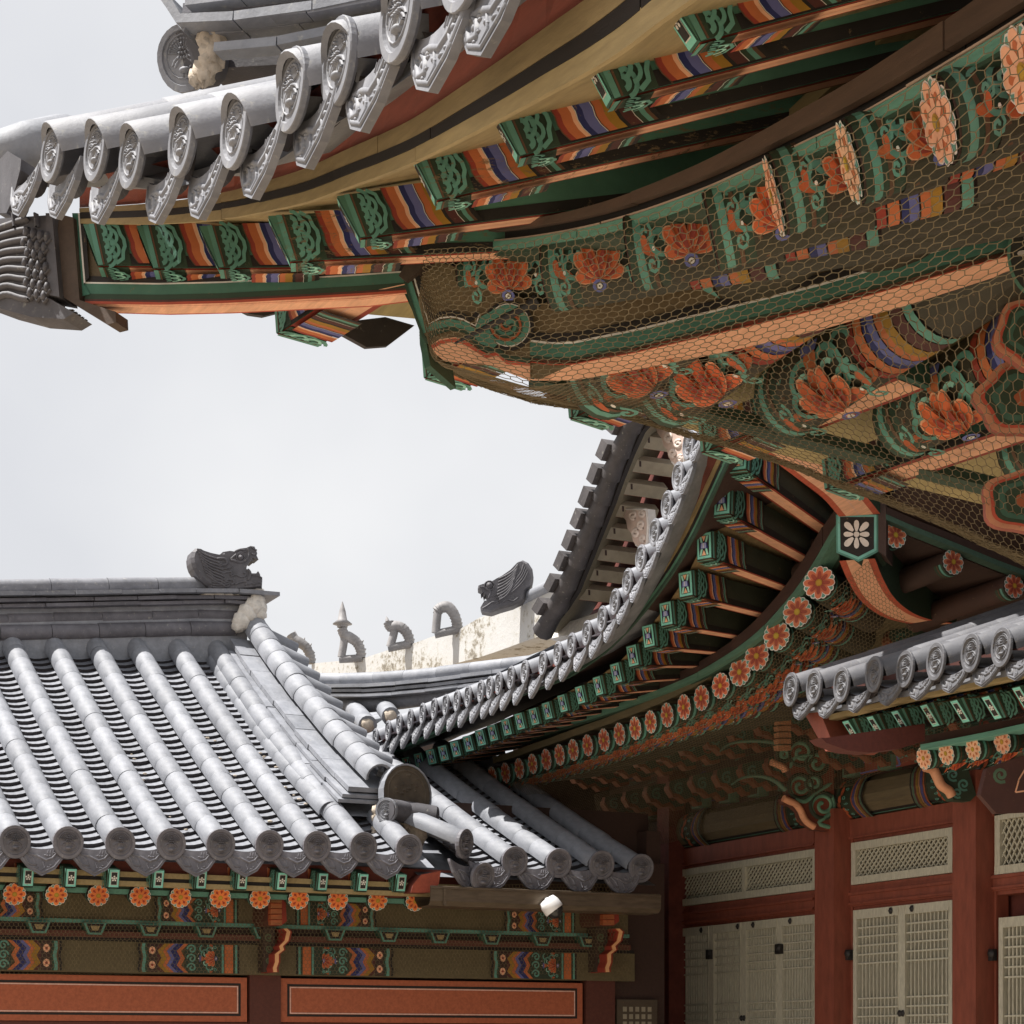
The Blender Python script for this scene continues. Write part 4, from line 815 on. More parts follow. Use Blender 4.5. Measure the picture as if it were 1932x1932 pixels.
# long curved batten over the log rafters
tl_ = [(1600, 968), (1573, 1004), (1539, 1063), (1505, 1114), (1470, 1156), (1437, 1191), (1403, 1219), (1369, 1242), (1320, 1271), (1267, 1295), (1215, 1315), (1165, 1332), (1115, 1348), (1063, 1363), (1012, 1378), (960, 1393), (900, 1410), (840, 1425)]
tl_ = sorted(tl_)
XI = lambda x: interp(x, [(1300, 6.6), (1500, 6.51), (1700, 6.31)])
board(B, 'curved_batten', offs(tl_, -24), offs(tl_, -5), lambda x: XI(x) - .03, V((.2, 0, 0)), (.045, .022, .016)); board(B, 'curved_batten', offs(tl_, -5), offs(tl_, 6), lambda x: XI(x) - .04, V((.1, 0, 0)), (.09, .2, .14)); board(B, 'curved_batten', offs(tl_, 6), offs(tl_, 14), XI, V((.1, 0, 0)), DGR)
fB = [(930, 1465), (955, 1458), (981, 1450), (1006, 1441), (1032, 1433), (1057, 1424), (1083, 1415), (1110, 1406), (1141, 1396), (1170, 1385), (1200, 1374), (1229, 1362), (1260, 1349), (1292, 1334), (1325, 1317), (1361, 1294), (1397, 1268), (1429, 1238), (1466, 1200), (1505, 1155), (1546, 1100)]
FBp = []
for i, (x, y) in enumerate(fB):
    a = hX(x, y, interp(x, [(1400, 6.6), (1546, 6.44)])); k = interp(x, [(1300, 0), (1546, 1)]); d = V((1, -.0 + .75 * k, interp(x, [(1200, .16), (1546, .0)]))).normalized(); FBp.append(a)
    round_rafter(B, a, a + d * .95, interp(x, [(1200, .076), (1546, .090)]), 2, 40, True)
mb = MB(); mb.ribbon([a + V((.0, 0, .10)) for a in FBp], [a + V((1.5, .3, .30)) for a in FBp], V((0, 0, .05)), OLV); part(mb, 'soffit_board', B, m=M_PLANK)
# hip: lotus-faced beam end, its salmon underside, the upper hip rafter
hc = hP(1616, 1012, V((6.35, 9.05, 0)), V((.7, .72, 0))); dg = V((-.66, -.75, 0)).normalized(); rt = V((-dg.y, dg.x, 0)) * 1.0
rt = dg.cross(UP).normalized() * -1
Nf = -dg
hp = lambda x, y, e=0: hP(x, y, hc + dg * e, dg)
mb = MB(); pent = [(1577, 966), (1657, 966), (1657, 1041), (1620, 1060), (1578, 1043)]
PP = [hp(x, y) for x, y in pent]; inward = V((.72, .68, -.05)); mb.slab(PP, inward * .25, TEAL, DGR)
c2 = sum(PP, V((0, 0, 0))) / 5; ppx = lambda x, y, e: hp(x, y, e); 
def inset(k, e, c): mb.poly([c2 + (p - c2) * k + dg * e for p in PP], c)
inset(.97, .003, (.10, .28, .22)); inset(.92, .005, (.2, .5, .42)); inset(.80, .007, BLK)
k2 = Paint(mb, lambda u, v, h: hp(u, v, .008 + h)); cx, cy = 1616, 1008
for a, l in ((0, 30), (180, 30), (45, 36), (135, 36), (225, 36), (315, 36), (90, 34), (270, 34)): k2.petal(cx, cy, math.radians(a), l * .62, 12 if a % 90 else 10, (.72, .66, .60), 6 if a % 90 == 0 else 9, .009, .05)
k2.disc(cx, cy, 5.5, (.72, .66, .6), 10); k2.line([(1577, 966), (1657, 966)], 10, DBR)
part(mb, 'hip_beam_end', B, m=M_PAINT)
mb = MB(); pathc = [(1617, 1056, 0), (1632, 1092, .25), (1655, 1130, .5), (1690, 1158, .8), (1730, 1172, 1.1), (1775, 1178, 1.4)]
ctr = smooth([hP(x, y, hc - dg * e, dg) for x, y, e in pathc], 6); w = rt * .096
def curved_under(mb, ctr, w, th, cols):
    A0 = [p - w for p in ctr]; 
    for (t0, t1, c) in cols: mb.ribbon([p + w * t0 for p in ctr], [p + w * t1 for p in ctr], None, c)
    mb.ribbon([p + w for p in ctr], [p + w + th for p in ctr], None, DGR); mb.ribbon([p - w + th for p in ctr], [p - w for p in ctr], None, DGR)
curved_under(mb, ctr, w, V((.0, .0, .3)), ((-1, -.62, (.5, .1, .05)), (-.62, .62, SAL), (.62, 1, (.5, .1, .05)))); part(mb, 'hip_beam', B, m=M_PLANK)
mb = MB(); ctr = smooth([hP(x, y, hc + dg * e, dg) for x, y, e in ((1622, 972, .02), (1590, 935, .3), (1545, 900, .6), (1480, 850, 1.0), (1400, 790, 1.45))], 5); curved_under(mb, ctr, rt * .11, V((0, 0, .14)), ((-1, -.66, (.5, .1, .05)), (-.66, -.04, SAL), (-.04, .04, PINK), (.04, .66, SAL), (.66, 1, (.5, .1, .05)))); part(mb, 'upper_hip_rafter', B, m=M_PLANK)
mb = MB(); p = [hp(x, y, .02) for x, y in ((1657, 925), (1672, 940), (1672, 1050), (1657, 1040))]; mb.slab(p, inward * .2, DBR); part(mb, 'hip_brace', B, m=M_PLANK)
# front eave beyond the corner (faces -Y): log rafters, batten, dark soffit
YF = 8.91
for x, y, s in ((1688, 1010, 0), (1797, 1061, 0), (1912, 1106, 0), (2030, 1150, 0)):
    a = hY(x, y, YF); round_rafter(B, a, a + V((.0, .9, -.02)), .071, 2, 20, False)
xs = [(1672, 982), (1720, 1003), (1800, 1035), (1880, 1068), (1960, 1098), (2060, 1140)]
mb = MB(); mb.ribbon([hY(x, y - 12, YF - .05) for x, y in xs], [hY(x, y - 2, YF - .05) for x, y in xs], V((0, .1, 0)), (.06, .12, .085)); mb.ribbon([hY(x, y - 26, YF - .04) for x, y in xs], [hY(x, y - 12, YF - .04) for x, y in xs], V((0, .1, 0)), DBR); part(mb, 'curved_batten', B, m=M_PLANK)
mb = MB(); mb.ribbon([hY(x, y + 12, YF + .02) for x, y in xs], [hY(x, y + 12, YF + .02) + V((0, 1.6, .1)) for x, y in xs], V((0, 0, .05)), DBR); mb.ribbon([hY(x, y - 20, YF) for x, y in xs], [hY(x, y - 20, YF) + V((-.1, -1.6, .55)) for x, y in xs], V((0, 0, .05)), DBR); part(mb, 'soffit_board', B, m=M_PLANK)
# hall roof slabs (hidden above, shade what lies below)
mb = MB(); mb.poly([V((5.6, 7.6, 5.3)), V((14, 7.6, 5.3)), V((14, 15, 7.0)), V((8.6, 15, 5.8)), V((7.6, 11, 5.7))]); mb.poly([V((6.7, 9.4, 4.75)), V((6.7, 16, 4.45)), V((10.5, 16, 5.3)), V((10.5, 8.8, 5.4))]); part(mb, 'roof_deck', B, m=M_TILE)

M_VERGE = mat('dark_verge_tile', clay((.035, .03, .03), (.075, .066, .066)))  # darker and browner than the roof tile clay
# ---- gable: rake tiles, short rafters, carved boards
gk = lambda x, y, e=0.: hX(x, y, 6.44 + e)
rake = [(1205, 770), (1187, 800), (1165, 850), (1147, 895), (1130, 940), (1115, 980), (1098, 1022), (1083, 1060), (1066, 1100), (1045, 1142), (1018, 1188)]
rk2 = [(1232, 790), (1210, 815), (1190, 858), (1172, 903), (1155, 950), (1138, 992), (1121, 1034), (1105, 1074), (1088, 1116), (1066, 1150), (1030, 1192)]
mb = MB(); mb.ribbon([gk(*p, -.22) for p in rake], [gk(*p, -.22) for p in rk2], V((.03, 0, .0)), BLK); part(mb, 'rake_board', B, m=M_PLANK)
for i, ((x, y), (x2, y2)) in enumerate(zip(rake, rake[1:])):
    a, b = gk(x + 6, y + 4, -.26), gk(x2 + 6, y2 + 4, -.26); mb = MB(); mb.tube([a, a.lerp(b, .5), b], [.062, .066, .075], 9, GRAY); part(mb, 'verge_tile', B, m=M_VERGE)
    for f in (.3, .8):
        c = a.lerp(b, f); t = (a - b).normalized(); mb = MB(); mb.hexa([c + V((dx, 0, 0)) + t * dt + V((0, .10, .07)) * s for s in (0.2, 1) for dx, dt in ((-.1, -.03), (.05, -.03), (.05, .09), (-.1, .09))], GRAY); 
        if f < .5: part(mb, 'rake_tile', B, m=M_VERGE)
gfill = [(1225, 815), (1240, 800), (1300, 830), (1270, 1000), (1190, 1120), (1060, 1178), (1075, 1150), (1095, 1110), (1120, 1070), (1150, 990), (1185, 900)]
mb = MB(); mb.slab([gk(x, y, .32) for x, y in gfill], V((.1, 0, 0)), (.24, .05, .035)); part(mb, 'gable_wall', B, m=M_DRED)
mb = MB(); mb.ribbon([gk(x + 3, y, -.18) for x, y in rk2], [gk(x + 50, y + 6, .30) for x, y in rk2], V((0, 0, .03)), (.22, .18, .11)); part(mb, 'soffit_board', B, m=M_PLANK)
for k, (x, y) in enumerate(((1215, 788), (1199, 827), (1183, 872), (1167, 915), (1151, 957), (1135, 999), (1119, 1040), (1103, 1078), (1088, 1115))):
    a = gk(x, y, -.10); b = a + V((.34, 0, .0)); mb = MB(); w = .085; h = .085
    Ro = Matrix.Rotation(math.radians(42), 3, 'X'); w = .075; q = [Ro @ V((0, -w / 2, -h / 2)), Ro @ V((0, w / 2, -h / 2)), Ro @ V((0, w / 2, h / 2)), Ro @ V((0, -w / 2, h / 2))]; mb.hexa([a + p for p in q] + [b + p for p in q], (.36, .30, .21))
    pb = Paint(mb, lambda u, v, hh: a + V((u, 0, 0)) + Ro @ V((0, -w / 2 + v * w, -h / 2 - hh))); pb.poly([(0.02, 0), (.33, 0), (.33, 1), (.02, 1)], (.55, .16, .1)); pb.poly([(.02, .16), (.33, .16), (.33, .84), (.02, .84)], (.72, .40, .27))
    ps = Paint(mb, lambda u, v, hh: a + V((u, 0, 0)) + Ro @ V((0, -w / 2 - hh, -h / 2 + v * h))); ps.line([(.07, .98), (.07, .55), (.12, .45), (.3, .5)], .01, BLK) if False else ps.strip([(.06, .95), (.075, .5)], [(.075, .95), (.09, .5)], DBR)
    pe = Paint(mb, lambda u, v, hh: a + V((-hh, 0, 0)) + Ro @ V((0, w / 2 - u * w, -h / 2 + v * h))); pe.poly([(0, 0), (1, 0), (1, 1), (0, 1)], (.04, .05, .06)); h1 = pe.lay()
    for i in range(5): an = 1.57 + i * 1.2566; pe.disc(.5 + math.cos(an) * .24, .5 + math.sin(an) * .24, .11, (.55, .6, .65), 7, 1, h1)
    pe.disc(.5, .5, .1, (.55, .6, .65), 7, 1, h1); part(mb, 'gable_rafter', B, m=M_PAINT)
def scrollboard(pts, spirals):
    mb = MB(); mb.slab([gk(x, y, .0) for x, y in pts], V((.06, 0, 0)), (.55, .42, .36), (.6, .55, .5)); n = len(pts); c = gk(sum(x for x, _ in pts) / n, sum(y for _, y in pts) / n, -.003)
    N = V((-1, 0, 0)); mb.rib([c + (gk(x, y) - c) * .95 for x, y in pts[:n // 2 + 1]], N, .008, .008, (.65, .6, .55))
    for cx, cy, r, s in spirals:
        P = [gk(cx + math.cos(a) * r * (1 - .8 * i / 16), cy + math.sin(a) * r * (1 - .8 * i / 16), -.002) for i in range(17) for a in [s * (1 + i * .55)]]; mb.rib(P, N, .012, .010, (.62, .52, .46))
    part(mb, 'carved_gable_board', B, m=M_PAINT)
scrollboard([(1237, 800), (1292, 815), (1295, 850), (1291, 880), (1275, 880), (1268, 873), (1261, 862), (1258, 848), (1252, 842), (1249, 828), (1240, 816)], [(1262, 825, 9, 1), (1280, 838, 8, -1), (1270, 855, 8, 1), (1284, 865, 6, -1)])
scrollboard([(1171, 959), (1221, 960), (1224, 990), (1222, 1026), (1210, 1037), (1200, 1030), (1194, 1020), (1191, 1006), (1184, 998), (1181, 982), (1173, 972)], [(1195, 972, 8, 1), (1212, 970, 7, -1), (1210, 990, 8, 1), (1200, 1006, 8, -1), (1213, 1016, 6, 1)])
mb = MB(); mb.ribbon([gk(x, y, .05) for x, y in ((1050, 1180), (1090, 1168), (1130, 1155), (1165, 1140))], [gk(x, y, .0) for x, y in ((1035, 1205), (1090, 1195), (1140, 1178), (1175, 1160))], V((.1, 0, -.02)), GRAY); part(mb, 'mortar', B, m=M_WMORT)
# ---- hall wall, plane X = XW
XW = 8.5
def bx(mb, x0, x1, y0, y1, c, X=XW, th=.08, xr=None):
    """box on a plane X=const facing -X; x0..x1 pixel columns (x1 nearer), rows y0 (top), y1 (bottom) read at column xr."""
    xr = xr or x0; Ya = hX(x0, y0, X).y; Yb = hX(x1, y0, X).y; zt = hX(xr, y0, X).z; zb = hX(xr, y1, X).z
    mb.box((X, min(Ya, Yb), zb), (X + th, max(Ya, Yb), zt), c); return Ya, Yb, zt, zb
def zr(x, y, X=XW): return hX(x, y, X).z
def yr(x, X=XW): return hX(x, 1700, X).y
zd = zr(1616, 1718); zt1, zt0 = zr(1612, 1591), zr(1611, 1670)
def tim(Y0, Y1, z0, z1, c=WRED, X=XW, th=.1, name='timber', m=M_RED): mb = MB(); mb.box((X, min(Y0, Y1), z0), (X + th, max(Y0, Y1), z1), c); return part(mb, name, B, m=m)
def door(Y0, Y1, z1, z0=.45, X=XW, ncols=11, label=None, hinge=None, knobs=()):
    """Y0 far side, Y1 near side."""
    Y0, Y1 = max(Y0, Y1), min(Y0, Y1); W = Y0 - Y1; d = part(MB().box((X + .050, Y1 + .01, z0), (X + .055, Y0 - .01, z1 - .01)), 'door', B, m=M_PAPER)
    s = .042; mb = MB(); mb.box((X - .03, Y1, z0), (X + .03, Y1 + s, z1)); mb.box((X - .03, Y0 - s, z0), (X + .03, Y0, z1)); mb.box((X - .028, Y1 + s, z1 - .065), (X + .028, Y0 - s, z1)); mb.box((X - .034, Y1 + s * .75, z0), (X - .03, Y1 + s * .8, z1)); part(mb, 'door_frame', d, m=M_LATT)
    mb = MB(); iw = W - 2 * s; zt = z1 - .065
    for i in range(1, ncols): y = Y1 + s + iw * i / ncols; mb.box((X - .012, y - .006, z0), (X + .012, y + .006, zt))
    for z in [zt - .064 * k for k in range(1, 6)] + [zt - .57 - .064 * k for k in range(0, 6)] + [zt - 1.35 - .064 * k for k in range(0, 5)]: mb.box((X - .016, Y1 + s, z - .006), (X + .010, Y0 - s, z + .006))
    part(mb, 'lattice', d, m=M_LATT)
    for (yy, zz) in knobs:
        mb = MB(); c = V((X - .035, yy, zz)); mb.dome(c, V((0, .021, 0)), V((0, 0, .026)), V((-.012, 0, 0)), GRAY, 6); mb.dome(c + V((-.008, 0, 0)), V((0, .01, 0)), V((0, 0, .012)), V((-.012, 0, 0)), GRAY, 6); part(mb, 'metal_stud', d, m=M_IRON)
    if hinge: mb = MB(); mb.box((X - .06, hinge[0] - .03, hinge[1] - .045), (X - .02, hinge[0] + .03, hinge[1] + .03)); mb.dome(V((X - .06, hinge[0] - .02, hinge[1])), V((0, .03, 0)), V((0, 0, .03)), V((-.02, 0, 0)), GRAY, 8); part(mb, 'latch', d, m=M_IRON)
    return d
def transom(Y0, Y1, z0, z1, X=XW, mull=None):
    Y0, Y1 = max(Y0, Y1), min(Y0, Y1); t = part(MB().box((X + .035, Y1, z0 + .01), (X + .04, Y0, z1 - .01)), 'transom_window', B, m=M_PAPER); s = .05; mb = MB()
    mb.box((X - .03, Y1, z0), (X + .03, Y0, z0 + .055)); mb.box((X - .03, Y1, z1 - .055), (X + .03, Y0, z1)); mb.box((X - .028, Y1, z0 + .055), (X + .028, Y1 + s, z1 - .055)); mb.box((X - .028, Y0 - s, z0 + .055), (X + .028, Y0, z1 - .055))
    if mull: mb.box((X - .029, mull - .02, z0 + .055), (X + .028, mull + .02, z1 - .055))
    part(mb, 'window_frame', t, m=M_LATT); mb = MB(); a, b, c, d = Y1 + s, Y0 - s, z0 + .055, z1 - .055; sp = .052; H = d - c; run = 4 * sp
    for sgn in (1, -1):
        y = a - run
        while y < b + run:
            P, Q = (y, y + run) if sgn > 0 else (y + run, y)
            # clip to a..b
            t0, t1 = 0., 1.; dy = Q - P
            for lim, lo in ((a, True), (b, False)):
                tt = (lim - P) / dy
                if (dy > 0) == lo: t0 = max(t0, tt)
                else: t1 = min(t1, tt)
            if t1 - t0 > .04:
                A_ = V((X + .004 * sgn, P + dy * t0, c + H * t0)); B_ = V((X + .004 * sgn, P + dy * t1, c + H * t1)); mb.beam(A_, B_, .009, .0095, V((1, 0, 0)))
            y += sp
    part(mb, 'diamond_lattice', t, m=M_LATT); return t
# bay 1
for x0, x1, kx in ((1287, 1347, 1330), (1347, 1408, 1399), (1408, 1476, 1428), (1476, 1546, 1498)):
    hg = {1347: (yr(1347), zr(1340, 1800)), 1476: (yr(1478), zr(1478, 1789))}.get(x1); kn = [(yr(kx), zd - .03)] + ([(yr(1406) if x1 == 1408 else yr(1411), zr(1408, 1921))] if x1 in (1408, 1476) else [])
    door(yr(x0), yr(x1), zd, hinge=hg, ncols=11, knobs=kn)
transom(yr(1286), yr(1546), zt0, zt1, mull=yr(1408))
# bay 2
for x0, x1, kx in ((1616, 1707, 1688), (1707, 1803, 1728)):
    door(yr(x0), yr(x1), zd, hinge=(yr(1609), zr(1610, 1800)) if x1 == 1707 else None, knobs=[(yr(kx), zd - .03), (yr(1705 if x1 == 1707 else 1711), zr(1707, 1912))])
transom(yr(1612), yr(1803), zt0, zt1)
# bay 3
door(yr(1891), yr(1990), zr(1891, 1732), hinge=(yr(1880), zr(1880, 1800))); transom(yr(1883), yr(2030), zr(1883, 1651), zr(1883, 1533))
# timbers
for a, b in ((1262, 1540), (1570, 1812), (1850, 2010)):
    dz = 0 if a < 1800 else -.0
    tim(yr(a), yr(b), zd + .004, zd + .03, name='rail'); tim(yr(a), yr(b), zd + .03, zt0 - .035, X=XW - .02, name='rail'); tim(yr(a), yr(b), zt0 - .035, zt0 - .004, X=XW - .012, name='rail'); tim(yr(a), yr(b), zt0 - .075, zt0 - .055, X=XW - .035, name='rail'); tim(yr(a), yr(b), zd + .04, zd + .055, X=XW - .035, name='rail')
    tim(yr(a), yr(b), zt1 + .004, zt1 + .03, X=XW - .0, name='rail'); tim(yr(a), yr(b), zt1 + .03, zt1 + .045, X=XW - .03, name='rail'); tim(yr(a), yr(b), zt1 + .045, zt1 + .17, X=XW - .02, name='rail')
for x0, x1 in ((1262, 1285), (1600, 1611.5), (1868, 1882)): tim(yr(x0), yr(x1), .3, zt1 + .05, name='door_post', X=XW - .01, m=M_DRED if x0 < 1300 else M_RED)  # far-left post takes a darker red that carries the shade of the corner
XC_ = 8.34; 
def columnB(x0, x1, ztop): Y0, Y1 = hX(x0, 1800, XC_).y, hX(x1, 1800, XC_).y; tim(Y0, Y1, 0, ztop, X=XC_, th=.24, name='column'); return Y0, Y1
cy1 = columnB(1537, 1573, zr(1537, 1540)); cy2 = columnB(1797, 1841, zr(1797, 1470)); tim(hX(1240, 1800, XC_).y, hX(1262, 1800, XC_).y, 0, 3.9, X=XC_, th=.24, name='column', m=M_DRED)  # last column in darker red: corner shade put into its colour
tim(11, 16.5, 0, zt1 + .1, DBR, XW + .12, .05, 'wall', M_DRED); tim(6, 11, 0, 3.3, DBR, XW + .12, .05, 'wall', M_DRED); mb = MB(); mb.box((7.6, 15.6, 0), (9, 15.7, 5), DBR); mb.box((XW + .05, 6, 2.9), (XW + .1, 16, 5.0), (.03, .018, .013)); part(mb, 'wall', B, m=M_PLANK)
# painted architrave with rounded underside
def arch(Y0, Y1, z0, z1, ends, X=XW - .02):
    mb = MB(); H = z1 - z0; n = 6; prof = [(X + .06, z0), (X - .01, z0 + .02), (X - .06, z0 + .08), (X - .075, z0 + H * .5), (X - .05, z1 - .05), (X + .02, z1)]
    for (a, za), (b, zb) in zip(prof, prof[1:]): mb.add([V((a, Y0, za)), V((b, Y0, zb)), V((b, Y1, zb)), V((a, Y1, za))], [[0, 1, 2, 3]], (.13, .10, .055), True)
    def f(u, v, h):
        t = v * (len(prof) - 1); i = min(int(t), len(prof) - 2); q = t - i; a = prof[i]; b = prof[i + 1]; nx, nz = -(b[1] - a[1]), (b[0] - a[0]); l = math.hypot(nx, nz); return V((lerp(a[0], b[0], q) + nx / l * (h + .001), u, lerp(a[1], b[1], q) + nz / l * (h + .001)))
    VV = [i / 12 for i in range(13)]
    for u0, sgn in ends:
        p = Paint(mb, lambda u, v, h: f(u0 + sgn * (u + .012 * math.sin(v * 9)), v, h)); S = lambda a, b, c: p.strip([(a, v) for v in VV], [(b, v) for v in VV], c)
        S(.01, .03, (.07, .1, .06)); S(.03, .22, (.03, .04, .022)); 
        for k in range(7): p.disc(.06 + .02 * (k % 3), .1 + .12 * k, .02, (.35, .08, .03), 8, 3.5); p.spiral(.13 + .02 * (k % 2), .12 + .12 * k, .026, .01, k, 1.2, TEAL, 1, 9)
        for a, b, c in ((.22, .235, (.3, .08, .03)), (.24, .265, (.07, .06, .17)), (.27, .28, (.4, .2, .1)), (.285, .31, (.2, .11, .02)), (.31, .33, MAR), (.33, .35, (.07, .12, .08)), (.355, .37, BLK)): S(a, b, c)
    h = Paint(mb, f); h.strip([(Y0, .18), (Y1, .18)], [(Y0, .23), (Y1, .23)], BLK); h.strip([(Y0, .14), (Y1, .14)], [(Y0, .17), (Y1, .17)], TEAL); part(mb, 'architrave', B, m=M_PLANK)
za = zr(1598, 1557) ; 
arch(yr(1262), yr(1540), zt1 + .175, zt1 + .46, [(yr(1534), 1), (yr(1300), -1)]); arch(yr(1576), yr(1812), zt1 + .175, zt1 + .46, [(yr(1596), -1), (yr(1806), 1)])
arch(yr(1850), yr(2000), zt1 + .175, zt1 + .46, [(yr(1864), -1)])
# boards with painted flowers above the architrave, carved block course, purlin
mb = MB(); mb.box((XW, 9, zt1 + .46), (XW + .05, 15.6, zt1 + 1.3), (.055, .025, .016)); part(mb, 'upper_wall', B, m=M_PLANK)
rg = random.Random(5)
def scroll_patch(mb, f, n, cols, size, aspect=1.):
    p = Paint(mb, f)
    for k in range(n):
        u, v = rg.random(), rg.random(); c = rg.choice(cols); s = size * rg.uniform(.6, 1.2); t = rg.random()
        if t < .55: p.spiral(u, v, s, s * .3, rg.uniform(0, 6), rg.uniform(.9, 1.5), c, rg.choice((1, -1)), 12)
        elif t < .8: p.line([(u, v), (u + s * .5, v + s * .9), (u + s * 1.6, v + s * 1.0), (u + s * 2.2, v + s * .2)], s * .3, c, None, True)
        else: p.petal(u, v, rg.uniform(0, 6), s * 1.3, s * .6, c)
mb = MB(); f = lambda u, v, h: V((XW - .003 - min(h, .03), 15.3 - u * 5.5, zt1 + .47 + v * .75)); scroll_patch(mb, f, 240, [(.07, .13, .08), (.07, .13, .08), (.2, .055, .03), (.10, .05, .03), (.06, .05, .12)], .022); part(mb, 'upper_wall_ornament', B, m=M_PAINT)
for i in range(30):            # rows of cloud-shaped bracket arms under the eave, stepping outwards
    pass
def arm(Yc, X0, z0, s=1., c1=(.04, .07, .045), c2=(.20, .07, .035)):  # arm paint darkened to carry the shade of the eave recess
    """bracket arm pointing to -X: cloud outline in the plane Y = Yc."""
    pts = [(0, 0), (-.10, -.02), (-.16, .03), (-.24, .0), (-.31, .05), (-.37, .05), (-.42, .12), (-.40, .19), (-.30, .22), (0, .26)]; P = [V((X0 + x * s, Yc - .03, z0 + y * s)) for x, y in pts]
    mb = MB(); mb.slab(P, V((0, .06, 0)), c1, (.16, .05, .03)); lowr = P[:7]; mb.ribbon([p + V((0, -.008, -.006)) for p in lowr], [p + V((0, -.008, .022)) for p in lowr], V((0, .076, 0)), c2, c2)
    p = Paint(mb, lambda u, v, h: V((X0 + u * s, Yc - .03 - h, z0 + v * s))); p.spiral(-.30, .12, .06, .022, 1, 1.3, (.07, .17, .12)); p.spiral(-.12, .12, .06, .022, 2, 1.3, (.16, .05, .03)); part(mb, 'bracket_arm', B, m=M_PAINT)
for j, (X0, dz) in enumerate(((8.46, .50), (8.2, .74), (7.95, .98))):
    for i in range(14):
        Yc = 15.0 - i * .36 + .1 * (j % 2)
        if Yc > 10.0: arm(Yc, X0, zt1 + dz, .85)
mb = MB(); mb.box((8.0, 9.6, zt1 + .98), (8.14, 15.5, zt1 + 1.2), (.06, .045, .025)); mb.box((7.7, 9.6, zt1 + 1.2), (8.5, 15.5, zt1 + 1.26), (.05, .03, .02)); part(mb, 'purlin', B, m=M_PLANK)  # purlin tone lowered too, recess shade in the paint
for i in range(12):
    Yc = 14.8 - i * .42; mb = MB(); mb.box((XW - .09, Yc - .08, zt1 + .47), (XW, Yc + .08, zt1 + .56), (.10, .18, .12)); mb.box((XW - .095, Yc - .055, zt1 + .485), (XW - .09, Yc + .055, zt1 + .545), (.06, .04, .025)); part(mb, 'bearing_block', B, m=M_PAINT)
# big scroll bracket at the first column (plane Y = const, seen from the side) and its small sibling
def big_bracket(Yc, dx, dy, k, nm=None):
    """carved board in the plane Y=Yc; pixel sketch around (1545,1480) shifted by dx,dy scaled k."""
    T = lambda x, y, e=0.: hY(1575 + (x - 1575) * k + dx, 1600 + (y - 1600) * k + dy, Yc + e); mb = MB()
    pts = [(1572, 1400), (1548, 1392), (1530, 1400), (1500, 1398), (1490, 1415), (1470, 1420), (1474, 1440), (1490, 1452), (1498, 1470), (1486, 1480), (1488, 1500), (1478, 1506), (1480, 1516), (1496, 1520), (1508, 1530), (1514, 1545), (1524, 1556), (1538, 1566), (1575, 1568)]
    mb.slab([T(x, y) for x, y in pts], V((0, .07, 0)), (.20, .055, .03), (.12, .04, .025))
    N = V((0, -1, 0)); s1 = T(1545, 1500, -.002)
    def rb(P, w, h, c): mb.rib(smooth([T(x, y, -.001) for x, y in P], 4), N, w, h, c)
    def sp(cx, cy, r, a, t, w, c, sg=1): rb([(cx + math.cos(a + sg * t * 6.28 * i / 12) * r * (1 - .8 * i / 12), cy + math.sin(a + sg * t * 6.28 * i / 12) * r * (1 - .8 * i / 12)) for i in range(13)], w, .012, c)
    G = (.14, .30, .20)
    for cx, cy, r in ((1511, 1420, 24), (1541, 1440, 21), (1510, 1484, 22), (1553, 1520, 24), (1478, 1424, 12), (1560, 1405, 14), (1535, 1478, 15)):
        rb([(cx + math.cos(i * .5236) * r, cy + math.sin(i * .5236) * r) for i in range(13)], .016 * k, .014, (.035, .05, .03)); sp(cx, cy, r, 2.2, 1.4, .015 * k, G)
    rb([(1500, 1506), (1520, 1512), (1545, 1492), (1568, 1478)], .015, .014, G); rb([(1490, 1450), (1500, 1430), (1530, 1425)], .014, .014, G); rb([(1570, 1500), (1572, 1530), (1545, 1552), (1570, 1562)], .016, .014, G)
    part(mb, 'scroll_bracket', B, m=M_PAINT)
    for tg in ([(1490, 1412), (1455, 1400), (1410, 1398), (1375, 1404), (1358, 1418)], [(1482, 1490), (1460, 1472), (1430, 1464), (1400, 1468), (1380, 1480)]):
        mb = MB(); S = smooth([T(x, y, -.03) for x, y in tg], 5); n = len(S); mb.tube(S, [.02 * k * (1 - .75 * i / n) for i in range(n)], 7, (.10, .19, .13)); part(mb, 'bracket_tongue', B, m=M_PAINT)
    for tl in ([(1478, 1506), (1490, 1512), (1500, 1516), (1510, 1528), (1516, 1542), (1524, 1552), (1536, 1560)], [(1455, 1438), (1466, 1442), (1478, 1448), (1482, 1456)]):
        mb = MB(); S = smooth([T(x, y, -.02) for x, y in tl], 3); mb.tube(S, [.026 * k] * len(S), 8, (.72, .33, .18)); part(mb, 'bracket_edge', B, m=M_PAINT)
big_bracket(12.0, 0, 0, 1.)
mb = MB()
for i in range(5): 
    y = 1358 + i * 12; a = [hY(x, yy, 11.7) for x, yy in ((1468, y), (1492, y), (1493, y + 9), (1470, y + 9))]; mb.slab(list(reversed(a)), V((0, .06, 0)), (.45, .2, .1))
part(mb, 'bracket_ridges', B, m=M_PAINT)
def small_tail(pts, Y, w=.032): mb = MB(); S = smooth([hY(x, y, Y) for x, y in pts], 4); mb.tube(S, [w] * len(S), 8, (.75, .36, .2)); part(mb, 'bracket_edge', B, m=M_PAINT)
small_tail([(1745, 1447), (1760, 1452), (1768, 1466), (1776, 1482), (1790, 1492), (1796, 1502)], 10.3)
mb = MB(); mb.slab([hY(x, y, 10.35) for x, y in ((1768, 1440), (1820, 1430), (1842, 1500), (1830, 1512), (1800, 1510), (1785, 1490))], V((0, .08, 0)), (.04, .06, .035)); p = Paint(mb, lambda u, v, h: hY(u, v, 10.35) - V((0, h, 0)))
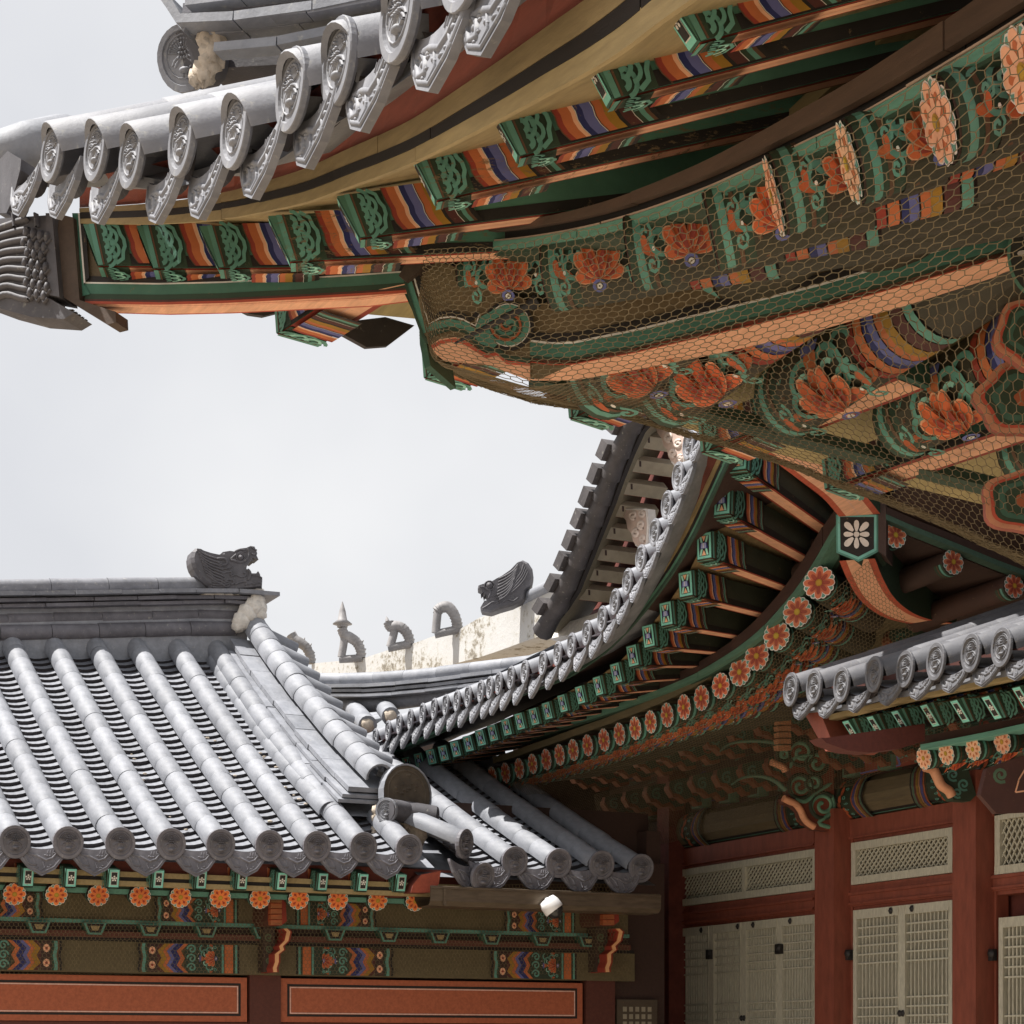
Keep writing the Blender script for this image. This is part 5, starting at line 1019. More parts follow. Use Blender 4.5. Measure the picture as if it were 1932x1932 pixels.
for cx, cy, r in ((1798, 1462, 12), (1818, 1480, 12), (1806, 1496, 10)): p.spiral(cx, cy, r, 4, 1, 1.4, TEAL)
part(mb, 'scroll_bracket', B, m=M_PAINT)
# painted board between column 1 and the porch
mb = MB(); f = lambda u, v, h: V((XW - .05 - h, lerp(yr(1600), yr(1760), u), lerp(zt1 + .47, zt1 + .68, v))); mb.poly([f(0, 0, -.002), f(1, 0, -.002), f(1, 1, -.002), f(0, 1, -.002)], (.24, .06, .035)); p = Paint(mb, f)
p.line([(0.03, .06), (.7, .06)], .05, BLU); p.line([(0.03, .06), (.08, .9)], .025, BLU); p.line([(.7, .06), (.62, .9)], .025, BLU)
for a in range(8): p.petal(.35, .5, a * .785, .16, .07, (.15, .13, .4), .02, .004, .1)
for k in range(5): p.spiral(.72 + .05 * k, .3 + .4 * (k % 2), .05, .014, k, 1.3, TEAL)
part(mb, 'painted_board', B, m=M_PAINT)

# ================================================================== D: lower porch roof in front of the hall, right edge
D = thing('porch', 'small porch with grey tiled eave and green painted rafter ends at right edge', 'building', (6.5, 7.5, 0))
eD = [(1492, 1299), (1536, 1294), (1588, 1290), (1649, 1270), (1708, 1260), (1766, 1246), (1832, 1230), (1890, 1219), (1958, 1203), (2030, 1186)]
XD_ = 5.9; PD = [hX(x, y, XD_) for x, y in eD]; roofD = part(MB().ribbon([p + V((.05, 0, -.10)) for p in PD], [p + V((2.3, 0, .72)) for p in PD], V((0, 0, -.03))), 'roof', D, m=M_TILE)
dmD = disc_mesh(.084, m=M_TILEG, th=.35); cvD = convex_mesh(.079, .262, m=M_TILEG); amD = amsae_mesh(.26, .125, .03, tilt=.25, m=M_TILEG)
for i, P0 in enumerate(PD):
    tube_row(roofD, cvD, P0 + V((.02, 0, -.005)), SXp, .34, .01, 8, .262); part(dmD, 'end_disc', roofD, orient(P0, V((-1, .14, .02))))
    if i < len(PD) - 1:
        M2 = (P0 + PD[i + 1]) / 2; part(amD, 'drip_tile', roofD, orient(M2 + V((.02, .02, -.055)), V((-1, .1, 0))) @ Matrix.Scale(.86, 4))
        for k in range(10):
            p, tt = slope_frame(M2 + V((.03, 0, -.06)), SXp, .34, .01, k * .13); x = tt.cross(UP).normalized(); part(pn, 'concave_tile', roofD, frame(p, x, tt, x.cross(tt)))
y1 = [(1548, 1357), (1640, 1334), (1740, 1310), (1840, 1290), (1932, 1270), (2030, 1250)]
for k0, k1, c, e in ((-26, -16, YEL, 0), (-16, -4, BLK, .02), (-4, 6, YEL, 0)): board(D, 'eave_board', sh(y1, 0, k0), sh(y1, 0, k1), lambda x: XD_ + .12 + e, V((.05, 0, 0)), c)
board(D, 'eave_board', sh(y1, 0, -60), sh(y1, 0, -26), lambda x: XD_ + .2, V((.04, 0, 0)), (.07, .02, .014))
mb = MB(); mb.slab([hX(x, y, XD_ + .08) for x, y in ((1520, 1350), (1548, 1330), (1552, 1355), (1568, 1395), (1572, 1410), (1558, 1418), (1545, 1395))], V((.3, 0, 0)), (.26, .05, .03)); part(mb, 'barge_board', D, m=M_RED)
mb = MB(); P = [hY(x, y, 8.05) for x, y in ((1548, 1392), (1560, 1402), (1600, 1416), (1640, 1420), (1700, 1412), (1745, 1398), (1745, 1365), (1560, 1392))]; mb.slab(P, V((0, .1, 0)), (.10, .022, .016)); part(mb, 'end_beam', D, m=M_PLANK)
rD = [(1563, 1387), (1607, 1379), (1653, 1371), (1700, 1361), (1755, 1350), (1812, 1342), (1872, 1335), (1930, 1318), (1995, 1304)]
for i, (x, y) in enumerate(rD):
    a = hX(x, y, XD_ + .17); flying_rafter('flying_rafter', D, a, a + V((.72, 0, .22)), .056, .120, V((0, -1, 0)), 'dots', .10, worn=(i in (0, 4)))
mb = MB(); mb.ribbon([hX(x, y - 22, XD_ + .17) for x, y in rD], [hX(x, y - 22, XD_ + .17) + V((.8, 0, .24)) for x, y in rD], None, (.3, .2, .1)); part(mb, 'soffit_board', D, m=M_PLANK)
tD = [(1736, 1408), (1800, 1396), (1870, 1382), (1932, 1368), (2020, 1350)]
board(D, 'curved_batten', sh(tD, 0, -3), sh(tD, 0, 7), lambda x: 6.45, V((.1, 0, 0)), TEAL); board(D, 'curved_batten', sh(tD, 0, -18), sh(tD, 0, -3), lambda x: 6.5, V((.1, 0, 0)), DBR)
for i, (x, y) in enumerate(((1745, 1430), (1787, 1421), (1838, 1413), (1893, 1399), (1955, 1388))):
    a = hX(x, y, 6.5); round_rafter(D, a, a + V((.9, 0, .22)), .060, 1, 40, True)
mb = MB(); mb.ribbon([hX(x, y + 8, 6.55) for x, y in tD], [hX(x, y + 8, 6.55) + V((1.4, 0, .4)) for x, y in tD], V((0, 0, .04)), DBR); part(mb, 'soffit_board', D, m=M_PLANK)
mb = MB(); f = lambda x, y, e=0.: hY(x, y, 7.7 + e)
mb.slab([f(x, y) for x, y in ((1862, 1450), (1932, 1425), (1990, 1420), (1990, 1530), (1880, 1535), (1850, 1500))], V((0, .03, 0)), (.07, .024, .017)); p = Paint(mb, lambda u, v, h: f(u, v) - V((0, h, 0)))
p.spiral(1888, 1462, 15, 6, 1, 1.5, (.08, .15, .09)); p.line([(1915, 1495), (1922, 1470), (1940, 1440)], 3, SAL); p.line([(1915, 1495), (1950, 1490)], 3, SAL); part(mb, 'carved_panel', D, m=M_PAINT)
mb = MB(); mb.box((XW - .3, 7.4, 0), (XW - .1, 7.6, 3.2), WRED); part(mb, 'column', D, m=M_RED)
# ================================================================== C: near pavilion, corner overhead at upper left, eave faces -X
C = thing('near_pavilion', 'near pavilion roof corner overhead with large tiled eave and painted rafters at top', 'building', (4, 3, 0))
XCe = lambda x: interp(x, [(97, 1.24), (350, 1.42), (637, 1.58), (1250, 1.72)])
eC = [(97, 287), (180, 281), (247, 291), (342, 262), (443, 241), (550, 165), (637, 112), (752, 22), (872, -80), (1000, -190)]; eC2 = eC + [(1150, -320), (1350, -480), (1600, -700)]
PC = [hX(x, y, XCe(x)) for x, y in eC]
PC2 = [hX(x, y, XCe(x)) for x, y in eC2]; roofC = part(MB().ribbon([p + V((.08, 0, -.05)) for p in PC2[1:]], [p + V((2.2, 0, .86)) for p in PC2[1:]], V((0, 0, -.03))), 'roof', C, m=M_TILE)
cvC = convex_mesh(.090, .34, n=14, m=M_TILEE); dmC = disc_mesh(.092, n=32, th=.6); amC = amsae_mesh(.275, .165, .045, tilt=.18)
for i, P0 in enumerate(PC):
    k = max(0, 1 - i / 6)
    S = V((1, -.06 * k, 0)).normalized(); tube_row(roofC, cvC, P0 + V((.01, 0, -.01)), S, .40 - .03 * k, .02, 5, .34)
    part(dmC, 'end_disc', roofC, orient(P0, V((-1, -.02 - .13 * k, .02))) @ Matrix.Scale(P0.x / 1.62, 4))
aC = [(50, 352), (122, 352), (203, 355), (313, 345), (395, 330), (497, 283), (600, 217), (705, 140), (835, 55), (935, -20)]
for i, (x, y) in enumerate(aC):
    P0 = hX(x, y, XCe(x) + .02); part(amC, 'drip_tile', roofC, orient(P0 + V((0, 0, .045)), V((-1, -.03 - .15 * max(0, 1 - i / 6), .0))) @ Matrix.Scale(P0.x / 1.62, 4))
    for k in range(7):
        p, tt = slope_frame(P0 + V((.03, 0, .04)), V((1, 0, 0)), .40, .02, k * .2); x_ = tt.cross(UP).normalized(); part(pn, 'concave_tile', roofC, frame(p, x_, tt, x_.cross(tt)))
# corner cover tiles at the far left tip
p0 = hX(60, 300, 1.30); mb = MB(); mb.tube([hX(14, 300, 1.28), hX(60, 280, 1.34), hX(120, 262, 1.45), hX(180, 246, 1.70)], [.085, .08, .072, .03], 14, GRAY); part(mb, 'corner_tile', roofC, m=M_TILE)
mb = MB(); mb.slab([hX(x, y, 1.24) for x, y in ((0, 300), (14, 285), (40, 300), (38, 320), (22, 380), (12, 402), (-6, 402))], V((.06, .05, 0))); part(mb, 'corner_plate', roofC, m=M_BEAST)
# diagonal (hip) vertical plane through the corner
K0 = hX(150, 575, 1.42); ND = V((1, 1, 0)).normalized()
hd = lambda x, y, e=0.: hP(x, y, K0 - ND * e, ND)        # e > 0: towards the camera
# stacked tiles of the hip ridge
def hipslab(pts, th, m=M_TILE, e=.0): mb = MB(); mb.slab([hd(x, y, e) for x, y in pts], ND * th); part(mb, 'hip_ridge_tile', roofC, m=m)
e0 = -.25
def hipcourse(path, h, e, w, L, m): 
    S = smooth([hd(x, y, e) for x, y in path], 10); i = 0; step = max(2, int(L * 10 / 1))
    while i < len(S) - 1:
        j = min(len(S) - 1, i + step + rnd.randint(-1, 1)); mb = MB(); A_, B_ = S[i] + UP * rnd.uniform(-.003, .003), S[j] + UP * rnd.uniform(-.003, .003)
        if h is None: mb.tube([A_, B_ - (B_ - A_).normalized() * .004], w, 14)
        else: mb.beam(A_, B_ - (B_ - A_).normalized() * .004, w, h, UP)
        part(mb, 'hip_ridge_tile', roofC, m=m); i = j
hipcourse([(345, 46), (430, 42), (560, 28), (700, 4), (860, -40)], .026, e0 + .08, .08, 1.1, M_TILE)
hipcourse([(352, 24), (430, 18), (560, 2), (700, -20)], .03, e0 + .02, .05, 1.3, M_TILED)
hipcourse([(360, 6), (430, 0), (560, -14), (700, -34)], .040, e0 + .06, .07, 1.2, M_TILE)
hipcourse([(388, 66), (480, 58), (600, 42), (760, 8)], .022, e0 + .03, .05, 1.0, M_TILEE)
hipcourse([(480, 36), (600, 24), (760, -4)], .02, e0 + .09, .05, 1.0, M_TILEE)
hipcourse([(412, 98), (520, 88), (640, 66), (780, 28)], .026, e0 + .07, .06, 1.2, M_TILE)
hipslab([(388, 130), (400, 50), (700, -10), (860, -50), (860, 60), (700, 90), (520, 122)], .15, M_LIP, e0 - .12)
hipslab([(298, -8), (316, 18), (334, 46), (346, 60), (352, 44), (340, 26), (326, 2), (322, -8)], .16, M_TILE, e0 + .09)
pt = hd(346, 106, e0 - .02); part(disc_mesh(.092), 'end_disc', roofC, orient(pt, V((-.72, -.62, -.22)))); mb = MB(); mb.tube([pt + V((.0, 0, 0)), pt + V((.10, .06, .03))], [.085, .08], 14); part(mb, 'convex_tile', roofC, m=M_BEAST)
mb = MB(); 
for k, (x, y, r) in enumerate(((396, 80, .045), (402, 100, .05), (396, 118, .045), (385, 138, .04), (410, 74, .04), (372, 148, .03))): blob(mb, hd(x, y, e0 + .03), r * .8, 60 + k, (1, .8, 1.1), am=.4)
part(mb, 'mortar', C, m=M_MORTAR)
# boards along the eave
XBd = lambda x: XCe(x) + .14
Lb_ = [(150, 421), (240, 422), (306, 421), (375, 417), (442, 411), (510, 398), (580, 382), (657, 354), (720, 332), (788, 304), (870, 264), (958, 219), (1030, 180), (1094, 146), (1170, 100), (1247, 42), (1350, -30), (1450, -100)]
th1 = [(150, 9), (400, 18), (788, 28), (1094, 46), (1247, 56), (1450, 70)]; th2 = [(150, 12), (400, 13), (788, 20), (1094, 34), (1247, 44), (1450, 50)]; th3 = [(150, 8), (400, 16), (788, 36), (1094, 58), (1247, 62), (1450, 80)]
up1 = [(x, y - interp(x, th1)) for x, y in Lb_]; up2 = [(x, y - interp(x, th2)) for x, y in up1]; up3 = [(x, y - interp(x, th3)) for x, y in up2]
board(C, 'eave_board', up1, Lb_, XBd, V((.012, 0, 0)), YEL); board(C, 'eave_board', up2, up1, lambda x: XBd(x) - .002, V((.012, 0, 0)), BLK); board(C, 'eave_board', up3, up2, XBd, V((.012, 0, 0)), (.29, .215, .105))
xs_ = [150, 260, 375, 442, 510, 580, 657, 720, 788, 870, 958, 1030, 1094, 1170, 1247, 1350]
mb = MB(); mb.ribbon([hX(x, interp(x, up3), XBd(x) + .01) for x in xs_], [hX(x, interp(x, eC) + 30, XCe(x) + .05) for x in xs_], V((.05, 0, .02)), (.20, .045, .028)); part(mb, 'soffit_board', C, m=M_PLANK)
mb = MB(); mb.ribbon([hX(x, interp(x, Lb_) - 3, XBd(x) + .06) for x in xs_], [hX(x, interp(x, Lb_) - 3, XBd(x) + .06) + V((1.8, -.0, .6 * interp(x, [(200, -.2), (700, 1)]))) for x in xs_], V((0, 0, .04)), (.33, .25, .12)); part(mb, 'soffit_board', C, m=M_PLANK)
# flying rafters (square, painted side towards us)
def slope_ax(P, fy, m):
    """direction (1, -fy) with the rise that gives picture slope m at P."""
    h = V((1, -fy, 0)).normalized(); q = P - O; f = q.dot(FW); u = q.dot(RT) / f; v = q.z / f; f1 = h.dot(FW); r1 = h.dot(RT)
    return (h + UP * (m * (r1 - u * f1) + v * f1)).normalized()
rC = [(167, 430, 185, 512), (262, 431, 293, 518), (380, 431, 415, 517), (512, 411, 546, 505), (637, 371, 681, 462), (781, 291, 822, 391), (929, 201, 978, 311), (1102, 82, 1148, 205), (1255, -20, 1304, 100), (1440, -150, 1490, -20)]
for i, (x, y, x2, y2) in enumerate(rC):
    rr_ = ray(x, 0); X0 = min(XCe(x) + .22, (K0.x + K0.y - .10) / (rr_.x + rr_.y) * rr_.x); a = hX(x, y, X0); Y0 = a.y; b = hY(x2, y2, Y0); h = a.z - b.z; k = min(1, i / 5)
    fy = interp(x, [(167, .5), (929, .46), (1102, .34), (1255, .27), (1440, .2)]); m_ = interp(x, [(167, .0), (380, .01), (512, .05), (637, .13), (781, .22), (929, .25), (1440, .27)]); ax = slope_ax((a + b) / 2, fy, m_); c = (a + b) / 2
    flying_rafter('flying_rafter', C, c, c + ax * (1.35 if i > 3 else .8), interp(x, [(167, .07), (700, .055)]), h * .98, V((0, -1, 0)), 'dots', max(.0, min(.3, (interp(x, [(167, .018), (1400, .05)]) * 1.0 / h * 1.2 - ax.z) / 2)), worn=(i in (3, 5)), base=(.085, .22, .15))
# side of the upper hip rafter
def hslab(pts, e, t, c, par=C, name='hip_rafter', m=M_PLANK): mb = MB(); mb.slab([hd(x, y, e) for x, y in pts], ND * t, c); return part(mb, name, par, m=m)
mb = MB(); hpx = lambda L, e: [hd(x, y, e) for x, y in L]
mb.slab(hpx([(138, 420), (156, 575), (300, 577), (460, 570), (640, 560), (780, 548), (770, 500), (600, 508), (160, 420)], 0.), ND * .07, (.12, .085, .045)); part(mb, 'hip_rafter', C, m=M_PLANK); hr = [o for o in C.children if o.name.startswith('hip_rafter')][0]
mb = MB(); P = Paint(mb, lambda u, v, h: hd(u, v, .002 + h))
def pband(P, top, th0, th1, c): P.strip([(x, y + th0) for x, y in top], [(x, y + th1) for x, y in top], c)
tb = [(160, 530), (300, 532), (420, 529), (560, 522), (680, 515), (778, 508)]
pband(P, tb, -9, 2, BLK); pband(P, tb, 2, 5, WHT); pband(P, tb, 5, 24, (.06, .16, .11)); pband(P, tb, 24, 34, DGR); pband(P, tb, 34, 38, (.08, .03, .02)); pband(P, tb, 38, 43, (.45, .08, .04)); 
P.poly([(136, 402), (147, 402), (158, 535), (170, 555), (150, 560)], (.05, .16, .11)); P.poly([(147, 402), (150, 402), (161, 532), (158, 535)], WHT); P.poly([(150, 402), (160, 402), (168, 524), (161, 530)], BLK)
part(mb, 'painted_border', hr, m=M_PAINT)
mb = MB(); A1 = hpx([(150, 572), (300, 576), (420, 573), (560, 566), (680, 560), (775, 548)], .0); 
A1 = [p - UP * .005 - ND * .004 for p in A1]; mb.ribbon(A1, [p + ND * .012 for p in A1], None, (.5, .09, .05)); mb.ribbon([p + ND * .012 for p in A1], [p + ND * .062 for p in A1], None, SAL); mb.ribbon([p + ND * .062 for p in A1], [p + ND * .07 for p in A1], None, (.5, .09, .05))
A1 = hpx([(156, 577), (300, 581), (420, 578), (560, 571), (680, 565), (775, 553)], -.0); B1 = hpx([(156, 571), (300, 574), (420, 570), (560, 562), (680, 554), (775, 533)], .008)
mb.ribbon(B1, A1, None, SAL); part(mb, 'painted_underside', hr, m=M_PLANK)
# dark end board and carved dragon cap on the hip rafter
hslab([(84, 410), (104, 402), (138, 410), (150, 566), (218, 588), (219, 608), (203, 612), (112, 556), (84, 420)], .03, .07, (.075, .05, .035), name='rafter_end_board')
dcap = thing('eave_dragon', 'dark scaly dragon head cap on the tip of the near hip rafter, far left', 'roof ornament', tuple(hd(60, 600)), 'dragon caps on hip rafters')
cpts = [(104, 405), (88, 560), (140, 590), (120, 602), (60, 598), (0, 582), (-60, 560), (-60, 420), (0, 412), (60, 408)]
mb = MB(); mb.slab([hd(x, y, .05) for x, y in cpts], ND * .10, GRAY); part(mb, 'body', dcap, m=M_BEAST)
mb = MB()
for i in range(9):
    y0 = 430 + i * 17; mb.rib(smooth([hd(x, y, .052) for x, y in ((-30, y0 + 10), (10, y0 - 2 - i), (38, y0 - 12 + i), (56, y0 - 16 + 2 * i))], 4), -ND, .010, .016)
for r in range(7):
    for c in range(4):
        x = 52 + c * 13 - (r % 2) * 6 + r * 1.2; y = 440 + r * 19 + c * 3
        if x < 93: mb.dome(hd(x, y, .05), (hd(x + 6, y - 3, .05) - hd(x, y, .05)), (hd(x, y + 13, .05) - hd(x, y, .05)) , -ND * .02, GRAY, 7); mb.rib([hd(x - 5, y + 2, .052), hd(x, y + 13, .052), hd(x + 7, y + 4, .052)], -ND, .004, .014)
for x in (28, 70): mb.rib([hd(x, 405, .052), hd(x + 3, 430, .052)], -ND, .012, .02)
part(mb, 'scales', dcap, m=M_BEAST)
mb = MB(); mb.slab([hd(x, y, .055) for x, y in ((86, 402), (98, 402), (112, 560), (90, 556))], ND * .1); part(mb, 'collar', dcap, m=M_BEAST)
mb = MB(); u_ = [hd(x, y, .04) for x, y in ((-40, 566), (30, 584), (90, 590), (140, 588))]; 
for k in range(5): mb.rib([p + UP * (.006 - .001 * k) + ND * .018 * k for p in u_], V((0, 0, -1)), .008, .006)
part(mb, 'wood_grain', dcap, m=M_BROWNCLAY)
# main hip beam (curled lotus end) on the same vertical plane, below
top_ = [(760, 515), (778, 490), (850, 500), (1010, 575), (1160, 548), (1343, 508), (1530, 436), (1650, 400), (1932, 294), (1990, 275)]
lowe = [(1990, 492), (1896, 517), (1718, 574), (1546, 623), (1322, 674), (1202, 697), (1079, 718), (1007, 718), (971, 708), (923, 689), (905, 690), (863, 684), (839, 682), (818, 664), (803, 636)]
mb = MB(); rim = top_ + [(1990, 460), (1896, 484), (1718, 535), (1546, 583), (1430, 611), (1322, 636), (1202, 664), (1082, 687), (1020, 715)] + lowe[8:]; mb.poly([hd(x, y, .03) for x, y in reversed(rim)], (.17, .12, .06)); hb = part(mb, 'hip_beam', C, m=M_PLANK)
mb = MB(); P = Paint(mb, lambda u, v, h: hd(u, v, .034 + h))
rs = [(1000, 683), (1040, 688), (1082, 687), (1202, 664), (1322, 636), (1430, 611), (1546, 583), (1718, 535), (1896, 484), (1990, 460)]
def lowat(x): return interp(x, [(905, 690), (923, 692), (971, 708), (1007, 718), (1079, 718), (1202, 697), (1322, 674), (1546, 623), (1718, 574), (1896, 517), (1990, 492)])
h = P.lay()
sc = lambda x: interp(x, [(1000, 1), (1990, 1.25)])
for a, b, c in ((-1, 1, (.5, .09, .045)), (-8, -1, (.5, .09, .045)), (-14, -1, DGR), (-38, -14, (.06, .17, .12)), (-42, -38, WHT), (-58, -42, BLK)): P.strip([(x, y + a * sc(x)) for x, y in rs], [(x, y + b * sc(x)) for x, y in rs], c, h)
# curled end
sk = lambda x, y: (695.5 + .24 * x, 348 + .24 * y)
lobe = [sk(*q) for q in ((480, 1270), (560, 1215), (680, 1200), (760, 1225), (850, 1290), (930, 1330), (1000, 1310), (1080, 1390), (1270, 1400), (1270, 1545), (1150, 1500), (950, 1420), (700, 1400), (600, 1390), (520, 1330))]
P.poly(lobe, SAL); P.line([sk(*q) for q in ((490, 1280), (570, 1240), (680, 1222), (760, 1245), (860, 1310), (930, 1350), (1010, 1330), (1090, 1400), (1270, 1412))], 7, (.5, .09, .045))
P.line([sk(*q) for q in ((450, 1215), (530, 1160), (650, 1130), (760, 1150), (830, 1220), (900, 1290), (960, 1310), (1010, 1300), (1080, 1360), (1270, 1388))], 9, DGR)
P.line([sk(*q) for q in ((290, 700), (330, 830), (390, 1010), (440, 1150), (520, 1110), (640, 1085), (760, 1110), (850, 1180), (900, 1230), (930, 1240))], 14, (.085, .23, .17))
P.line([sk(*q) for q in ((345, 690), (400, 880), (475, 1095), (560, 1050), (650, 1040), (740, 1060), (840, 1112), (870, 1020))], 3, WHT); P.line([sk(*q) for q in ((365, 670), (420, 850), (495, 1060), (560, 1018), (650, 1010), (740, 1030), (800, 1060), (840, 1030), (860, 1000))], 9, BLK)
P.line([sk(*q) for q in ((270, 700), (310, 850), (370, 1040), (430, 1200), (470, 1250))], 5, DGR)
cx, cy = sk(1100, 1110); P.disc(cx, cy, 48, BLK, 22); P.disc(cx, cy - 1, 41, WHT, 22); P.disc(cx, cy - 1, 39, (.085, .23, .17), 22)
P.poly([sk(*q) for q in ((930, 1080), (1000, 960), (960, 1000), (880, 1040), (840, 1120), (900, 1260), (980, 1290), (1010, 1260))], (.085, .23, .17))
P.spiral(cx - 2, cy - 2, 31, 11, 3.0, 1.5, DGR, -1, 24); P.spiral(cx - 1, cy - 2, 33, 4.5, 3.0, 1.4, (.35, .09, .03), -1, 24)
part(mb, 'painted_scroll', hb, m=M_PAINT)
# tip of the beam (painted end seen edge-on) and its underside
mb = MB(); E_ = [hd(x, y, .03) for x, y in reversed([(803, 636), (818, 664), (839, 682), (863, 684), (905, 690), (923, 689), (971, 708), (1007, 718), (1079, 718), (1202, 697), (1322, 674), (1546, 623), (1718, 574), (1896, 517), (1990, 492)])]
E0 = [(803, 636), (818, 664), (839, 682), (863, 684), (905, 690), (923, 689), (971, 708), (1007, 716), (1040, 690), (1082, 687), (1202, 664), (1322, 636), (1430, 611), (1546, 583), (1718, 535), (1896, 484), (1990, 460)]; E1_ = [(803, 636), (818, 664), (839, 682), (863, 684), (905, 690), (923, 689), (971, 708), (1007, 718), (1040, 718), (1082, 718), (1202, 697), (1322, 674), (1430, 650), (1546, 623), (1718, 574), (1896, 517), (1990, 492)]; mb.ribbon([hd(x, y, .03) for x, y in E0], [hd(x, y, -.23) for x, y in E1_], None, SAL); part(mb, 'painted_underside', hb, m=M_PLANK)
hslab([(760, 515), (803, 640), (812, 690), (801, 694), (792, 650), (789, 560), (752, 530)], .0, .2, GRN, name='beam_end')
# curved batten over the log rafters and brown/black boards above it
XPb = lambda x: interp(x, [(780, 2.22), (1465, 2.36), (1932, 2.42)])
bt = [(850, 462), (1000, 448), (1150, 418), (1300, 368), (1400, 325), (1500, 277), (1600, 228), (1700, 172), (1800, 113), (1932, 32), (2050, -45)]
w1 = lambda x: interp(x, [(850, 14), (1932, 26)])
XPf = XPb
board(C, 'curved_batten', bt, [(x, y + w1(x)) for x, y in bt], XPf, V((.1, 0, 0)), (.11, .27, .20)); board(C, 'curved_batten', [(x, y - 4) for x, y in bt], bt, XPf, V((.1, 0, 0)), (.45, .33, .25))
board(C, 'curved_batten', [(x, y + w1(x)) for x, y in bt], [(x, y + w1(x) * 1.7) for x, y in bt], lambda x: XPf(x) + .01, V((.1, 0, 0)), DGR)
bt2 = [(770, 480)] + bt
board(C, 'curved_batten', [(x, y - 4 - w1(x) * 1.0) for x, y in bt2], [(x, y - 3) for x, y in bt2], lambda x: XPf(x) + .02, V((.1, 0, 0)), BLK)
board(C, 'curved_batten', [(x, y - 4 - w1(x) * interp(x, [(770, 1.6), (1100, 2.0), (1932, 3.6)])) for x, y in bt2], [(x, y - 4 - w1(x)) for x, y in bt2], lambda x: XPf(x) - .01, V((.02, 0, 0)), (.085, .05, .032))
hslab([(812, 455), (850, 452), (790, 512), (765, 530), (752, 520), (775, 480)], .06, .1, (.06, .038, .026), name='brace')
# log rafters: fan whose ends point to the corner, lotus painted on the side we see
lr = [(905, 545), (1063, 540), (1215, 500), (1372, 462), (1545, 395), (1703, 333), (1862, 268), (2030, 200)]
fl = [None, None, None, (1465, 370), (1605, 300), (1775, 225), (1932, 120), None]
for i, (x, y) in enumerate([(880, 535), (1035, 520), (1190, 478), (1340, 437), (1465, 368), (1606, 306), (1776, 228), (1938, 132), (2110, 20)]):
    a = hX(x, y, interp(x, [(880, 2.30), (1465, 2.37), (1938, 2.42)])); f = interp(x, [(880, .95), (1200, .80), (1465, .62), (1606, .56), (1776, .42), (1938, .3)])
    d = slope_ax(a, f, interp(x, [(880, .14), (1190, .22), (1465, .34), (1938, .36)])); r = interp(x, [(880, .088), (1465, .084), (1938, .080)])
    round_rafter(C, a, a + d * 1.5, r, 1, 58, True, flw=(i > 3), cv0=.42, lu=1.75, lk=1.45)
mb = MB(); ux = [(x, y + 12) for x, y in bt if x > 840]; mb.ribbon([hX(x, y, XPf(x) + .06) for x, y in ux], [hX(x, y, XPf(x) + .06) + V((1.7, -.9, .05)) for x, y in ux], V((0, 0, .05)), (.09, .065, .038)); part(mb, 'soffit_board', C, m=M_PLANK)
# far (front) side of the pavilion eave, seen from behind: log rafters, flying rafters, tiles in silhouette
for i, (x, y) in enumerate(((1130, 722), (1255, 738), (1480, 760), (1700, 800), (1930, 860), (2150, 920))):
    a = hY(x, y, 5.25); round_rafter(C, a, a + V((.03, -1.5, .16)), .115, 2, 35, True, flw=False)
lot = MB()
mb = MB(); q1 = [(1000, 700), (1130, 700), (1300, 705), (1600, 740), (1800, 800), (1990, 860)]; mb.ribbon([hY(x, y, 5.3) for x, y in q1], [hY(x, y, 5.3) + V((0, -2.2, .25)) for x, y in q1], V((0, 0, .04)), (.30, .23, .11)); part(mb, 'soffit_board', C, m=M_PLANK)
for i, (x, y, x2) in enumerate(((541, 606, 0), (815, 690, 0), (1085, 766, 0), (1330, 830, 0), (1560, 900, 0))):
    a = hY(x + 20, y + 4, 5.80 - .05 * i); b = a + V((.18 + .02 * i, -.75, .06)); flying_rafter('flying_rafter', C, a, b, .15, .10, V((-1, -.2, 0)), 'dots', .0)
hexs = [[(452, 583), (470, 592), (498, 596), (530, 588), (548, 578)], [(632, 622), (692, 655), (732, 652), (782, 614), (727, 598), (660, 606)], [(842, 706), (860, 720), (911, 719), (930, 708), (880, 694)], [(1030, 742), (1052, 760), (1070, 768), (1090, 764), (1080, 740)]]
for L in hexs: mb = MB(); mb.slab([hY(x, y, 5.95) for x, y in L], V((0, .02, 0)), BLK); part(mb, 'drip_tile', C, m=M_LIP)  # ordinary clay tiles; their backlit darkness is put into the material
mb = MB(); L = [(160, 578), (300, 578), (455, 572), (548, 575), (560, 590), (640, 606), (740, 600), (790, 615), (800, 640), (860, 700), (940, 700), (1030, 735), (1090, 745), (1300, 790), (1600, 870), (1990, 980), (1990, 800), (1300, 640), (1000, 600), (700, 540), (160, 560)]
farb = [(470, 560), (560, 572), (660, 590), (790, 602), (860, 676), (960, 696), (1060, 733), (1200, 778), (1400, 840), (1600, 890), (1990, 985)]
mb.ribbon([hY(x, y, 5.88) for x, y in farb], [hY(x, y, 5.88) + V((.25, -1.0, .10)) for x, y in farb], V((0, 0, .05)), (.34, .27, .12)); part(mb, 'soffit_board', C, m=M_PLANK)
mb = MB(); mb.ribbon([hY(x, y, 5.3) for x, y in ((1020, 720), (1300, 770), (1600, 850), (1990, 950))], [hY(x, y - 22, 5.3) for x, y in ((1020, 720), (1300, 770), (1600, 850), (1990, 950))], V((0, .08, 0)), DGR); part(mb, 'curved_batten', C, m=M_PLANK)
